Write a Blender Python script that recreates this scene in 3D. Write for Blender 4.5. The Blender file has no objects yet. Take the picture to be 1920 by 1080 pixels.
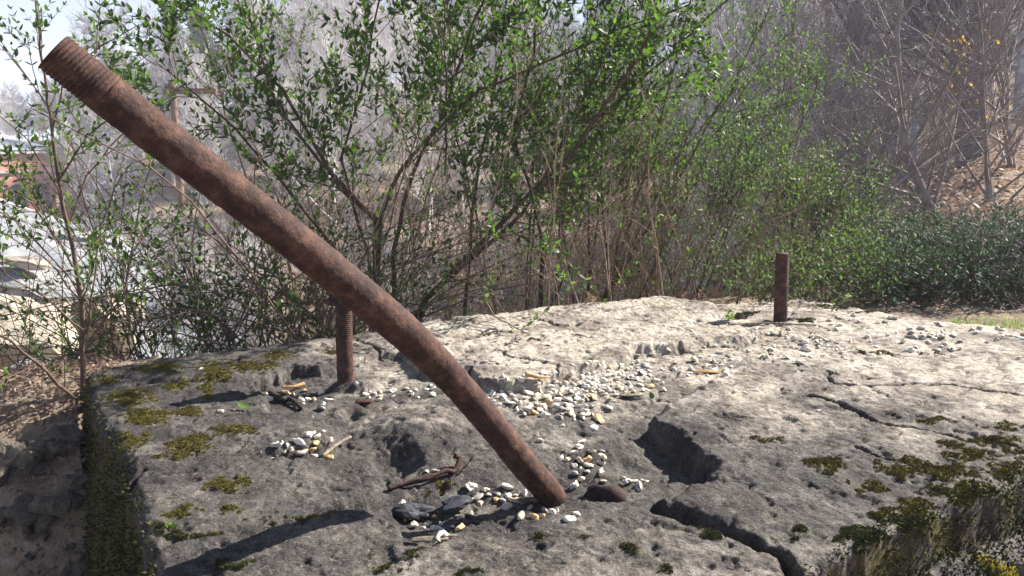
import bpy, math, random
import numpy as np
from mathutils import Vector, Matrix, Quaternion
C = bpy.context.scene
COL = C.collection
RNG = np.random.default_rng(7)
random.seed(11)

# ------------------------------------------------------------------ camera, sky, sun, exposure
CAM_H, PITCH, F = 0.66, math.radians(10.72), 1500.0      # metres above the slab, tilt down, focal length for a 1920 wide frame
cam_d = bpy.data.cameras.new('camera'); cam = bpy.data.objects.new('camera', cam_d); COL.objects.link(cam)
cam.location = (0, 0, CAM_H); cam.rotation_euler = (math.pi/2-PITCH, 0, 0)
cam_d.sensor_width = 36; cam_d.lens = 36*F/1920; cam_d.clip_start = 0.02; cam_d.clip_end = 2000
C.camera = cam
SUN_EL = math.radians(36); SUN_AZ = math.atan2(1.0, 0.52)
w = bpy.data.worlds.new('World'); C.world = w; w.use_nodes = True
nt = w.node_tree; bg = nt.nodes['Background']
sky = nt.nodes.new('ShaderNodeTexSky'); sky.sky_type = 'NISHITA'; sky.sun_disc = False
sky.sun_elevation = SUN_EL; sky.sun_rotation = SUN_AZ; sky.air_density = .6; sky.dust_density = .8; sky.ozone_density = 1.5
wt = nt.nodes.new('ShaderNodeTexCoord'); wx = nt.nodes.new('ShaderNodeSeparateXYZ'); nt.links.new(wt.outputs['Generated'], wx.inputs[0])
wr = nt.nodes.new('ShaderNodeMapRange'); nt.links.new(wx.outputs['Z'], wr.inputs[0]); wr.inputs[1].default_value = .22; wr.inputs[2].default_value = 0.02   # milky air low in the sky, all round
wm = nt.nodes.new('ShaderNodeMix'); wm.data_type = 'RGBA'; nt.links.new(wr.outputs[0], wm.inputs[0]); nt.links.new(sky.outputs[0], wm.inputs[6]); wm.inputs[7].default_value = (9.5, 10.5, 12.0, 1)
nt.links.new(wm.outputs[2], bg.inputs[0]); bg.inputs[1].default_value = 0.05
sun_d = bpy.data.lights.new('sun', 'SUN'); sun = bpy.data.objects.new('sun', sun_d); COL.objects.link(sun)
sun_d.energy = 5.0; sun_d.angle = math.radians(0.5); sun_d.color = (1.0, 0.94, 0.85)
SUNV = Vector((math.sin(SUN_AZ)*math.cos(SUN_EL), math.cos(SUN_AZ)*math.cos(SUN_EL), math.sin(SUN_EL)))
sun.rotation_euler = (-SUNV).to_track_quat('-Z', 'Y').to_euler(); sun.location = (20, 5, 20)
C.view_settings.view_transform = 'Standard'; C.view_settings.look = 'None'
C.view_settings.exposure = 1.5; C.view_settings.gamma = 1
try: C.view_settings.use_curve_mapping = False
except Exception: pass
C.cycles.max_bounces = 6; C.cycles.diffuse_bounces = 2; C.cycles.glossy_bounces = 2
C.cycles.transmission_bounces = 4; C.cycles.transparent_max_bounces = 8; C.cycles.volume_bounces = 0
C.cycles.use_denoising = True
HAZE = 0.0034

# ------------------------------------------------------------------ measuring helpers
cp, sp = math.cos(PITCH), math.sin(PITCH)
def ray(px, py):
    u = (px-960)/F; v = -(py-540)/F
    return u, cp+v*sp, -sp+v*cp
def P(px, py, z=0.0):                       # point of the level z seen along that line of sight
    dx, dy, dz = ray(px, py); t = (z-CAM_H)/dz
    return (dx*t, dy*t, z)
def PD(px, py, Y):                          # point at that distance ahead
    dx, dy, dz = ray(px, py); t = Y/dy
    return Vector((dx*t, Y, CAM_H+dz*t))
def proj(x, y, z):
    zz = z-CAM_H; fwd = y*cp-zz*sp; up = y*sp+zz*cp
    return 960+F*x/np.maximum(fwd, 1e-3), 540-F*up/np.maximum(fwd, 1e-3), fwd

_perm = np.random.default_rng(3).permutation(256); _perm = np.concatenate([_perm]*3)
_ang = np.random.default_rng(4).uniform(0, 2*np.pi, 256)
def noise2(x, y):
    x = np.asarray(x, float); y = np.asarray(y, float)
    xi = np.floor(x).astype(int); yi = np.floor(y).astype(int); xf = x-xi; yf = y-yi
    u = xf*xf*xf*(xf*(xf*6-15)+10); v = yf*yf*yf*(yf*(yf*6-15)+10)
    def g(ix, iy, fx, fy):
        a = _ang[_perm[_perm[ix & 255]+(iy & 255)]]
        return np.cos(a)*fx+np.sin(a)*fy
    a = g(xi, yi, xf, yf); b = g(xi+1, yi, xf-1, yf); c = g(xi, yi+1, xf, yf-1); d = g(xi+1, yi+1, xf-1, yf-1)
    return 1.4*((a*(1-u)+b*u)*(1-v)+(c*(1-u)+d*u)*v)
def fbm(x, y, o=4, s=1.0, seed=0.0):
    r = 0; a = 1.0; f = s
    for i in range(o):
        r = r+a*noise2(x*f+seed*17.3+i*5.1, y*f-seed*9.7+i*3.3); a *= 0.5; f *= 2.03
    return r
def sst(a, b, x):
    t = np.clip((x-a)/(b-a), 0, 1); return t*t*(3-2*t)
def sdf_poly(x, y, poly):                   # positive inside
    poly = np.array(poly, float); n = len(poly); d = np.full(x.shape, 1e9); ins = np.zeros(x.shape, bool)
    for i in range(n):
        ax, ay = poly[i]; bx, by = poly[(i+1) % n]; ex, ey = bx-ax, by-ay
        t = np.clip(((x-ax)*ex+(y-ay)*ey)/(ex*ex+ey*ey+1e-12), 0, 1)
        d = np.minimum(d, (x-ax-t*ex)**2+(y-ay-t*ey)**2)
        c = ((ay > y) != (by > y)) & (x < (bx-ax)*(y-ay)/(by-ay+1e-12)+ax)
        ins ^= c
    d = np.sqrt(d); return np.where(ins, d, -d)
def dist_line(x, y, pl):
    d = np.full(x.shape, 1e9)
    for (ax, ay), (bx, by) in zip(pl[:-1], pl[1:]):
        ex, ey = bx-ax, by-ay
        t = np.clip(((x-ax)*ex+(y-ay)*ey)/(ex*ex+ey*ey+1e-12), 0, 1)
        d = np.minimum(d, (x-ax-t*ex)**2+(y-ay-t*ey)**2)
    return np.sqrt(d)
def W(pts, z=0.0): return [P(a, b, z)[:2] for a, b in pts]

# ------------------------------------------------------------------ object helpers
def mesh_np(name, verts, faces, attrs=None, smooth=True, normals=None):
    """faces: list of int arrays (n,k), one per polygon size"""
    me = bpy.data.meshes.new(name); verts = np.asarray(verts, np.float32)
    me.vertices.add(len(verts)); me.vertices.foreach_set('co', verts.ravel())
    faces = [np.asarray(f, np.int32) for f in faces if len(f)]
    loops = np.concatenate([f.ravel() for f in faces]); tot = np.concatenate([np.full(len(f), f.shape[1], np.int32) for f in faces])
    me.loops.add(len(loops)); me.loops.foreach_set('vertex_index', loops)
    me.polygons.add(len(tot)); me.polygons.foreach_set('loop_start', np.concatenate([[0], np.cumsum(tot)[:-1]]).astype(np.int32))
    me.polygons.foreach_set('loop_total', tot)
    me.polygons.foreach_set('use_smooth', np.full(len(tot), smooth, bool))
    me.update(calc_edges=True)
    for k, a in (attrs or {}).items():
        a = np.asarray(a, np.float32)
        if a.ndim == 1:
            at = me.attributes.new(k, 'FLOAT', 'POINT'); at.data.foreach_set('value', a)
        else:
            at = me.attributes.new(k, 'FLOAT_COLOR', 'POINT'); at.data.foreach_set('color', a.ravel())
    if normals is not None: me.normals_split_custom_set_from_vertices(normals)
    return me
def link(name, me, m, parent=None, kind=None, label=None):
    if m is not None and len(me.materials) == 0: me.materials.append(m)
    o = bpy.data.objects.new(name, me); COL.objects.link(o)
    if parent is not None: o.parent = parent
    if kind: o['kind'] = kind
    if label: o['label'] = label
    return o
def tag(o, label, cat, group=None):
    o['label'] = label; o['category'] = cat
    if group: o['group'] = group
    return o
def thing(name, label, cat, loc=(0, 0, 0), group=None):
    o = bpy.data.objects.new(name, None); COL.objects.link(o); o.location = loc; o.empty_display_size = 0.05
    return tag(o, label, cat, group)
def adopt(o, root):                          # child of root without moving it
    o.parent = root; o.matrix_parent_inverse = Matrix.Translation(-Vector(root.location)); return o

class Tubes:
    """batches of tapered tubes"""
    def __init__(s): s.b = {}
    def add(s, pts, r0, r1, n=4):
        s.b.setdefault((len(pts), n), []).append((pts, r0, r1))
    def arrays(s):
        V = []; Q = []; off = 0
        for (K, n), L in s.b.items():
            p = np.array([[tuple(q) for q in l[0]] for l in L], float)
            r = np.array([np.linspace(0, 1, K)*(l[2]-l[1])+l[1] for l in L])
            t = np.gradient(p, axis=1); t /= np.linalg.norm(t, axis=2, keepdims=True)+1e-9
            ref = np.zeros_like(t); ref[...] = (0.31, 0.93, 0.17)
            tm = t.mean(1, keepdims=True); bad = np.abs((tm*ref).sum(2, keepdims=True)) > 0.9
            ref = np.where(bad, np.array([0.9, -0.1, 0.4]), ref)
            u = np.cross(t, ref); u /= np.linalg.norm(u, axis=2, keepdims=True)+1e-9; v = np.cross(t, u)
            a = np.arange(n)*2*np.pi/n
            ring = p[:, :, None, :]+r[:, :, None, None]*(u[:, :, None, :]*np.cos(a)[None, None, :, None]+v[:, :, None, :]*np.sin(a)[None, None, :, None])
            N = len(L); V.append(ring.reshape(-1, 3))
            base = off+np.arange(N)[:, None, None]*K*n+np.arange(K-1)[None, :, None]*n
            j = np.arange(n)[None, None, :]; j2 = (j+1) % n
            q = np.stack([base+j, base+j2, base+n+j2, base+n+j], -1).reshape(-1, 4); Q.append(q)
            off += N*K*n
        return np.concatenate(V), np.concatenate(Q)
    def mesh(s, name):
        v, q = s.arrays(); return mesh_np(name, v, [q])

def nrm(a): return a/(np.linalg.norm(a, axis=-1, keepdims=True)+1e-9)
LEAF = np.array([(0, 0, 0), (.32, 0, -.05), (.68, 0, -.04), (1, 0, .02), (.28, .5, .04), (.66, .42, .03), (.28, -.5, .04), (.66, -.42, .03)])
def leaves_mesh(name, pos, d, n, L, Wd, simple=False, tint=None):
    pos = np.array(pos); d = nrm(np.array(d)); n = np.array(n); L = np.array(L); Wd = np.array(Wd)
    s = nrm(np.cross(n, d)); n2 = np.cross(d, s)
    if simple:
        T = np.array([(0, 0, 0), (.45, .5, .03), (1, 0, 0), (.45, -.5, .03)]); fq = [[0, 3, 2, 1]]; ft = []
    else:
        T = LEAF; fq = [[1, 2, 5, 4], [1, 6, 7, 2]]; ft = [[0, 1, 4], [0, 6, 1], [2, 3, 5], [2, 7, 3]]
    v = pos[:, None]+d[:, None]*(T[:, 0][None, :, None]*L[:, None, None])+s[:, None]*(T[:, 1][None, :, None]*Wd[:, None, None])+n2[:, None]*(T[:, 2][None, :, None]*L[:, None, None])
    N = len(pos); k = len(T); o = np.arange(N)[:, None, None]*k
    faces = [(o+np.array(fq)[None]).reshape(-1, 4)]
    if ft: faces.append((o+np.array(ft)[None]).reshape(-1, 3))
    tt = RNG.uniform(0, 1, N) if tint is None else np.array(tint)
    return mesh_np(name, v.reshape(-1, 3), faces, {'tint': np.repeat(tt, k)})

# ------------------------------------------------------------------ materials
class M_:
    def __init__(s, name):
        s.m = bpy.data.materials.new(name); s.m.use_nodes = True; s.t = s.m.node_tree; s.bs = s.t.nodes['Principled BSDF']
        s.out = s.t.nodes['Material Output']; s.tc = s.t.nodes.new('ShaderNodeTexCoord')
    def n(s, k, **kw):
        x = s.t.nodes.new(k)
        for a, b in kw.items(): setattr(x, a, b)
        return x
    def l(s, a, b): s.t.links.new(a, b)
    def noise(s, scale, det=4, rough=.6, co=None, dist=0.0):
        x = s.n('ShaderNodeTexNoise'); x.inputs['Scale'].default_value = scale; x.inputs['Detail'].default_value = det
        x.inputs['Roughness'].default_value = rough; x.inputs['Distortion'].default_value = dist
        s.l(co or s.tc.outputs['Object'], x.inputs['Vector']); return x.outputs['Fac']
    def ramp(s, f, stops):
        x = s.n('ShaderNodeValToRGB'); s.l(f, x.inputs[0]); e = x.color_ramp.elements
        while len(e) < len(stops): e.new(0.5)
        for i, (p, c) in enumerate(stops):
            e[i].position = p; e[i].color = (*c, 1) if len(c) == 3 else c
        return x.outputs[0]
    def val(s, f, a, b):                      # 0..1 between a and b
        x = s.n('ShaderNodeMapRange'); s.l(f, x.inputs[0]); x.inputs[1].default_value = a; x.inputs[2].default_value = b; return x.outputs[0]
    def mix(s, f, a, b, mode='MIX'):
        x = s.n('ShaderNodeMix', data_type='RGBA', blend_type=mode)
        for sock, v in ((x.inputs[0], f), (x.inputs[6], a), (x.inputs[7], b)):
            if isinstance(v, (int, float)): sock.default_value = v
            elif isinstance(v, tuple): sock.default_value = (*v, 1)
            else: s.l(v, sock)
        return x.outputs[2]
    def math(s, op, a, b):
        x = s.n('ShaderNodeMath', operation=op)
        for sock, v in ((x.inputs[0], a), (x.inputs[1], b)):
            if isinstance(v, (int, float)): sock.default_value = v
            else: s.l(v, sock)
        return x.outputs[0]
    def attr(s, name):
        x = s.n('ShaderNodeAttribute'); x.attribute_name = name; return x
    def bump(s, h, strength=.5, dist=.01, prev=None):
        x = s.n('ShaderNodeBump'); x.inputs['Strength'].default_value = strength; x.inputs['Distance'].default_value = dist
        s.l(h, x.inputs['Height'])
        if prev is not None: s.l(prev, x.inputs['Normal'])
        return x.outputs[0]
    def fin(s, col=None, rough=.8, spec=.4, nor=None, metal=0):
        if col is not None:
            if isinstance(col, tuple): s.bs.inputs['Base Color'].default_value = (*col, 1)
            else: s.l(col, s.bs.inputs['Base Color'])
        if isinstance(rough, (int, float)): s.bs.inputs['Roughness'].default_value = rough
        else: s.l(rough, s.bs.inputs['Roughness'])
        s.bs.inputs['Specular IOR Level'].default_value = spec; s.bs.inputs['Metallic'].default_value = metal
        if nor is not None: s.l(nor, s.bs.inputs['Normal'])
        return s.m

def mat_leaf(name, dark, light, trans, tw=.35, rough=.38, obj=False, odd=None):
    m = M_(name)
    if obj: t = m.n('ShaderNodeObjectInfo').outputs['Random']
    else: t = m.attr('tint').outputs['Fac']
    c = m.mix(t, dark, light)
    if odd: c = m.mix(m.val(t, .93, .96), c, odd)
    m.fin(c, rough, .45)
    tr = m.n('ShaderNodeBsdfTranslucent'); tc = m.mix(t, trans, tuple(min(1, q*1.6) for q in trans)); m.l(tc, tr.inputs[0])
    mx = m.n('ShaderNodeMixShader'); mx.inputs[0].default_value = tw
    m.l(m.bs.outputs[0], mx.inputs[1]); m.l(tr.outputs[0], mx.inputs[2]); m.l(mx.outputs[0], m.out.inputs[0])
    return m.m
def mat_bark(name, a, b, scale=30):
    m = M_(name); f = m.noise(scale, 4); oi = m.n('ShaderNodeObjectInfo').outputs['Random']
    c = m.mix(m.val(f, .35, .65), a, b); c = m.mix(m.math('MULTIPLY', oi, .35), c, tuple(q*1.4 for q in b))
    return m.fin(c, .85, .2, m.bump(f, .4, .01))

def mat_stone():
    m = M_('weathered_stone'); a = m.attr('mask').outputs['Color']
    sep = m.n('ShaderNodeSeparateColor'); m.l(a, sep.inputs[0]); pale, moss, stain = sep.outputs
    f1 = m.noise(9, 6, .65); f2 = m.noise(70, 5, .7); f3 = m.noise(420, 3, .7); f4 = m.noise(28, 4, .6, dist=.6)
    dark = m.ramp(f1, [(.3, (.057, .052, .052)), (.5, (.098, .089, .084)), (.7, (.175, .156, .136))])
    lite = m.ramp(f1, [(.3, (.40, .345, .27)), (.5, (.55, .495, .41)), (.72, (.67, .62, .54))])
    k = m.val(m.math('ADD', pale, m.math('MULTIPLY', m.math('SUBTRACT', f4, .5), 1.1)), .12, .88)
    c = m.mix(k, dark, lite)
    f5 = m.noise(190, 4, .7); f6 = m.noise(4.5, 7, .7, dist=.8); f7 = m.noise(26, 6, .75, dist=.5); c = m.mix(m.val(f6, .40, .52), m.mix(1.0, c, (.52, .50, .52), 'MULTIPLY'), c); c = m.mix(m.val(f7, .40, .50), m.mix(1.0, c, (.50, .48, .48), 'MULTIPLY'), c); c = m.mix(m.val(f2, .40, .52), m.mix(1.0, c, (.66, .64, .63), 'MULTIPLY'), c); c = m.mix(m.val(f5, .38, .5), m.mix(1.0, c, (.72, .70, .70), 'MULTIPLY'), c); c = m.mix(m.math('MULTIPLY', m.val(f7, .60, .72), .5), c, (.42, .37, .30)); c = m.mix(m.math('MULTIPLY', m.val(f5, .60, .70), .4), c, (.55, .50, .44))          # dark crusts of lichen
    c = m.mix(m.math('MULTIPLY', m.val(f3, .62, .72), .55), c, (.62, .59, .55))           # pale grains
    c = m.mix(m.math('MULTIPLY', m.val(f3, .40, .30), .6), c, (.04, .037, .035))          # dark grains
    vr = m.n('ShaderNodeTexVoronoi'); vr.inputs['Scale'].default_value = 160; m.l(m.tc.outputs['Object'], vr.inputs['Vector'])
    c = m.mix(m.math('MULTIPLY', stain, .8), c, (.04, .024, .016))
    mc = m.ramp(m.noise(140, 4), [(.3, (.028, .026, .006)), (.5, (.085, .07, .012)), (.7, (.17, .145, .025))])
    mk = m.math('MULTIPLY', m.val(m.math('ADD', moss, m.math('MULTIPLY', m.math('SUBTRACT', f2, .5), 1.6)), .30, .62), .85)
    c = m.mix(mk, c, mc)
    b = m.bump(f1, .5, .02); b = m.bump(f2, .7, .008, b); b = m.bump(f5, .7, .004, b); b = m.bump(f3, .6, .002, b)
    b = m.bump(m.val(vr.outputs['Distance'], .0, .35), .35, .002, b)
    return m.fin(c, m.math('SUBTRACT', .9, m.math('MULTIPLY', m.val(f3, .66, .74), .45)), .35, b)

def mat_rust(name, lo, mid, hi, sc=60):
    m = M_(name); f0 = m.noise(14, 5, .65); f1 = m.noise(sc*.6, 6, .7); f2 = m.noise(sc*4, 4, .7); f3 = m.noise(sc*12, 3, .7); f4 = m.noise(sc*1.6, 5, .75, dist=1.0)
    c = m.ramp(f1, [(.34, lo), (.5, mid), (.66, hi)]); c = m.mix(m.math('MULTIPLY', m.val(f0, .5, .66), .4), c, lo)
    c = m.mix(m.math('MULTIPLY', m.val(f4, .60, .70), .7), c, (hi[0]*1.6, hi[1]*1.35, hi[2]*.9)); c = m.mix(m.math('MULTIPLY', m.val(f2, .60, .72), .55), c, tuple(q*1.9 for q in hi)); c = m.mix(m.math('MULTIPLY', m.val(f4, .40, .30), .85), c, (.012, .009, .010))
    b = m.bump(f1, .35, .005); b = m.bump(f4, .6, .003, b); b = m.bump(f2, .6, .0022, b); b = m.bump(f3, .4, .0008, b)
    return m.fin(c, .72, .28, b)

def mat_simple(name, a, b, scale=20, rough=.85, bump=.4, dist=.01, spec=.3, rnd=0.0, extra=None):
    m = M_(name); f = m.noise(scale, 5, .6); c = m.mix(m.val(f, .35, .65), a, b)
    if rnd:
        oi = m.n('ShaderNodeObjectInfo').outputs['Random']; c = m.mix(m.math('MULTIPLY', oi, rnd), c, extra)
    return m.fin(c, rough, spec, m.bump(f, bump, dist))

STONE = mat_stone()
RUST = mat_rust('rusty_iron', (.028, .015, .013), (.062, .030, .023), (.15, .074, .050))
RUST2 = mat_rust('rusty_iron_far', (.030, .015, .014), (.055, .025, .020), (.11, .048, .034))
BARK6 = mat_bark('dark_grey_bark', (.09, .08, .09), (.20, .18, .19), 5)
MOSS = mat_leaf('moss_tufts', (.05, .045, .006), (.19, .165, .02), (.22, .2, .03), .25, .9)
MOSSG = mat_leaf('green_moss_tufts', (.02, .023, .006), (.085, .09, .016), (.11, .13, .02), .25, .9)
LEAF_A = mat_leaf('privet_leaf', (.014, .030, .013), (.044, .080, .021), (.11, .23, .025), .40, .5, odd=(.13, .19, .02))
LEAF_AO = mat_leaf('privet_leaf_single', (.014, .030, .013), (.048, .088, .021), (.11, .23, .025), .40, .5, obj=True, odd=(.16, .24, .03))
LEAF_B = mat_leaf('hedge_leaf', (.016, .034, .015), (.058, .098, .028), (.13, .24, .04), .36, .6, odd=(.16, .22, .03))
LEAF_C = mat_leaf('bramble_leaf', (.016, .032, .022), (.045, .075, .05), (.05, .10, .04), .25, .65)
LEAF_D = mat_leaf('dead_leaf', (.13, .09, .07), (.40, .30, .235), (.3, .2, .14), .3, .7)
LEAF_P = mat_leaf('pine_needles', (.02, .04, .022), (.06, .10, .05), (.06, .1, .04), .2, .6)
LEAF_Y = mat_leaf('yellow_leaf', (.35, .2, .03), (.6, .42, .06), (.6, .4, .05), .5, .6)
GRASS = mat_leaf('grass_blade', (.06, .10, .02), (.16, .26, .05), (.25, .4, .06), .35, .5)
STRAW = mat_leaf('dry_grass_blade', (.28, .2, .12), (.5, .4, .27), (.5, .35, .2), .3, .6)
BARK = mat_bark('privet_bark', (.055, .036, .026), (.13, .088, .062), 60)
BARK2 = mat_bark('twig_bark', (.07, .045, .035), (.17, .12, .09), 60)
TWIG = mat_bark('tan_dead_twig', (.13, .09, .065), (.33, .245, .18), 60)
BARK3 = mat_bark('grey_bark', (.28, .265, .29), (.52, .49, .50), 4)
BARK4 = mat_bark('dark_bark', (.13, .108, .105), (.33, .285, .265), 6)
BARK5 = mat_bark('pale_bark', (.42, .40, .40), (.70, .66, .64), 3)
PEB = []
for nm_, a_, b_ in (('white', (.54, .49, .41), (.82, .78, .70)), ('cream', (.50, .42, .30), (.72, .63, .48)), ('ochre', (.42, .25, .09), (.62, .45, .24)), ('grey', (.22, .20, .18), (.44, .40, .36))):
    PEB.append((nm_, mat_simple(nm_+'_pebble', a_, b_, 55, .55, .25, .002, .45)))
CONC = None

# ------------------------------------------------------------------ the stone slab (heights in metres, stones split by joints)
GAPX = (705, 955)
A_ = [(318, 1020), (450, 988), (560, 966), (640, 953), (700, 951), (735, 972), (770, 1003), (800, 1018), (850, 992), (905, 972), (960, 957), (1010, 950), (1060, 948), (1120, 938),
      (1185, 938), (1235, 950), (1290, 968), (1345, 992), (1400, 1012), (1450, 1035), (1488, 1058), (1484, 1120), (1500, 1500), (1350, 1700), (500, 1700), (180, 1350), (272, 1100), (292, 1050)]
B_ = [(165, 702), (300, 675), (475, 655), (482, 712), (503, 742), (500, 768), (560, 772), (612, 776), (640, 800), (620, 822), (560, 838), (500, 846), (470, 853), (540, 851), (610, 852), (660, 868),
      (686, 900), (692, 925), (660, 944), (600, 955), (520, 970), (450, 982), (315, 1014), (292, 1040), (255, 960), (240, 905), (236, 850), (195, 800), (172, 750)]
CD_ = [(160, 704), (300, 672), (470, 652), (640, 632), (820, 600), (1020, 578), (1230, 555), (1345, 566), (1352, 582), (1338, 598), (1372, 604), (1410, 613), (1436, 627), (1400, 634), (1330, 638), (1285, 645), (1195, 652), (1180, 668),
       (1130, 680), (1052, 700), (1012, 718), (950, 718), (905, 712), (880, 692), (820, 700), (790, 690), (752, 660), (711, 663), (663, 676), (630, 682), (600, 690), (554, 689), (520, 702), (480, 714), (300, 716)]
F_ = [(1205, 774), (1238, 797), (1286, 822), (1318, 852), (1314, 884), (1268, 906), (1212, 926), (1240, 940), (1296, 955), (1350, 976), (1405, 996), (1455, 1018), (1500, 1075), (1560, 1120), (1720, 1060), (1920, 970), (2300, 820),
      (2700, 680), (2500, 620), (1920, 600), (1700, 580), (1500, 560), (1440, 640), (1300, 720), (1240, 750)]
OUT_ = [(163, 700), (300, 672), (470, 652), (640, 632), (820, 600), (1020, 578), (1230, 556), (1350, 560), (1490, 552), (1620, 575), (1700, 590), (1920, 613), (2400, 655),
        (2650, 700), (2300, 790), (1920, 893), (1800, 940), (1700, 978), (1600, 1020), (1540, 1052), (1500, 1070), (1486, 1150), (1600, 1500), (1350, 1900), (300, 1900), (200, 1400), (272, 1120), (290, 1050), (256, 960), (240, 905), (236, 850), (195, 800), (172, 750)]
CTRL = [(200, 720, 0), (400, 700, 0), (640, 660, 0), (1000, 640, 0), (1230, 580, 0), (1350, 590, -.02), (1465, 605, -.014), (1600, 620, -.012), (1800, 640, -.012), (2200, 680, -.012), (1400, 660, -.012), (1250, 690, -.016),
        (1600, 760, -.006), (1900, 800, -.004), (1400, 760, -.008), (1300, 780, -.01), (1500, 900, -.004), (1100, 720, -.02), (960, 740, -.024), (1050, 780, -.024), (860, 720, -.024), (700, 715, -.026), (560, 742, -.034), (520, 752, -.034), (640, 745, -.024),
        (600, 800, -.02), (640, 800, -.03), (790, 800, -.012), (700, 780, -.02), (560, 842, -.045), (620, 845, -.04), (680, 860, -.035), (740, 850, -.035), (830, 880, -.035), (880, 860, -.03), (760, 900, -.05), (700, 900, -.045), (720, 935, -.06), (830, 935, -.06),
        (960, 850, -.03), (1000, 830, -.03), (1090, 830, -.032), (1150, 820, -.03), (1250, 860, -.085), (1225, 830, -.06), (1285, 875, -.075), (1200, 880, -.065), (1120, 880, -.05), (1080, 910, -.062), (1020, 945, -.075), (900, 960, -.085), (800, 985, -.095), (1160, 930, -.07), (1220, 935, -.06), (400, 900, 0), (500, 1000, 0), (1000, 1050, 0), (300, 800, 0), (1500, 1040, 0), (1600, 1010, 0), (1750, 950, 0), (1900, 890, 0), (2100, 800, 0), (180, 720, 0), (200, 780, 0), (240, 860, 0), (260, 980, 0), (290, 1060, 0), (300, 1200, 0), (1000, 1300, 0), (1480, 1070, 0)]
ctrlw = np.array([(*P(a, b, z)[:2], z) for a, b, z in CTRL])
CRACKS = [([(1195, 938), (1245, 950), (1300, 972), (1350, 986), (1400, 1003), (1450, 1027), (1490, 1062), (1520, 1120)], .011, .06), ([(1515, 738), (1580, 752), (1640, 785), (1720, 800), (1800, 812), (1925, 834)], .0055, .030), ([(1555, 690), (1552, 702), (1562, 715), (1640, 719), (1700, 715), (1790, 716), (1860, 730), (1930, 740)], .0045, .018),
          ([(1340, 774), (1420, 782), (1480, 781)], .003, .009), ([(1605, 833), (1650, 850), (1730, 868), (1795, 886)], .004, .014), ([(936, 661), (960, 672), (1040, 685), (1048, 702)], .004, .014), ([(1000, 596), (1045, 612)], .005, .02),
          ([(1070, 628), (1105, 637)], .005, .012), ([(866, 889), (925, 912)], .004, .014), ([(826, 868), (870, 842), (895, 818)], .004, .012), ([(1620, 658), (1680, 664), (1760, 670), (1840, 655)], .004, .008), ([(1052, 700), (1120, 692), (1170, 672)], .004, .01),
          ([(1265, 985), (1300, 1000), (1330, 1003)], .003, .006), ([(1130, 672), (1195, 656), (1290, 648)], .006, .012), ([(1330, 641), (1390, 640), (1440, 629)], .009, .03), ([(1190, 656), (1260, 653), (1310, 648)], .006, .02), ([(668, 640), (700, 652), (716, 666)], .004, .012),
          ([(240, 903), (268, 880)], .006, .03), ([(1860, 655), (1890, 700), (1800, 735)], .003, .006), ([(1480, 1000), (1494, 975)], .003, .006), ([(820, 640), (900, 632), (985, 622)], .003, .006), ([(1140, 600), (1230, 612), (1330, 628)], .003, .007)]
BUMPS = [(668, 724, .075, .045, .026), (790, 800, .12, .16, .018), (1036, 938, .05, .045, -.016), (1374, 592, .05, .05, -.035), (1462, 602, .04, .035, -.022), (660, 770, .03, .05, -.022), (740, 848, .06, .06, -.03), (1380, 765, .014, .012, -.01), (700, 662, .03, .03, -.02),
         (1170, 845, .05, .05, -.012), (690, 880, .03, .05, .006), (560, 790, .07, .06, .012), (480, 745, .05, .05, .008)]
MOSSP = [(300, 694, 48, 9), (400, 700, 34, 22), (240, 745, 48, 18), (330, 722, 26, 8), (270, 782, 50, 16), (350, 770, 40, 8), (390, 728, 12, 22), (470, 690, 50, 10), (250, 822, 30, 14), (360, 830, 40, 18), (440, 806, 44, 10), (330, 855, 30, 6), (200, 712, 24, 8), (520, 672, 30, 8),
         (430, 905, 40, 14), (300, 985, 14, 8), (345, 960, 30, 8), (430, 962, 24, 8), (350, 1000, 70, 5), (560, 970, 70, 3), (620, 660, 20, 5), (775, 1035, 12, 10), (420, 1055, 22, 8), (1005, 1008, 8, 5), (1105, 1010, 9, 5), (1325, 996, 12, 7), (1505, 1000, 14, 10), (1240, 1058, 12, 6), (440, 1062, 25, 8),
         (1700, 870, 50, 20), (1770, 880, 60, 16), (1820, 850, 50, 12), (1860, 820, 60, 10), (1550, 868, 36, 13), (1640, 905, 30, 8), (1440, 820, 26, 6), (1880, 795, 40, 8), (1760, 782, 40, 5), (1920, 840, 40, 10), (1790, 830, 30, 8), (1560, 572, 50, 5), (1400, 578, 24, 4), (1510, 598, 24, 4), (1640, 582, 50, 3),
         (1620, 1000, 60, 16), (1700, 955, 70, 18), (1810, 920, 80, 18), (1920, 880, 60, 22), (1660, 1030, 60, 24), (1780, 975, 80, 24), (1650, 660, 40, 3), (1760, 662, 30, 3), (830, 865, 20, 4), (600, 848, 14, 3), (1000, 640, 12, 3), (905, 632, 14, 2), (1030, 655, 14, 2), (1190, 1035, 20, 6), (720, 1060, 26, 8), (880, 1070, 20, 6)]

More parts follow.
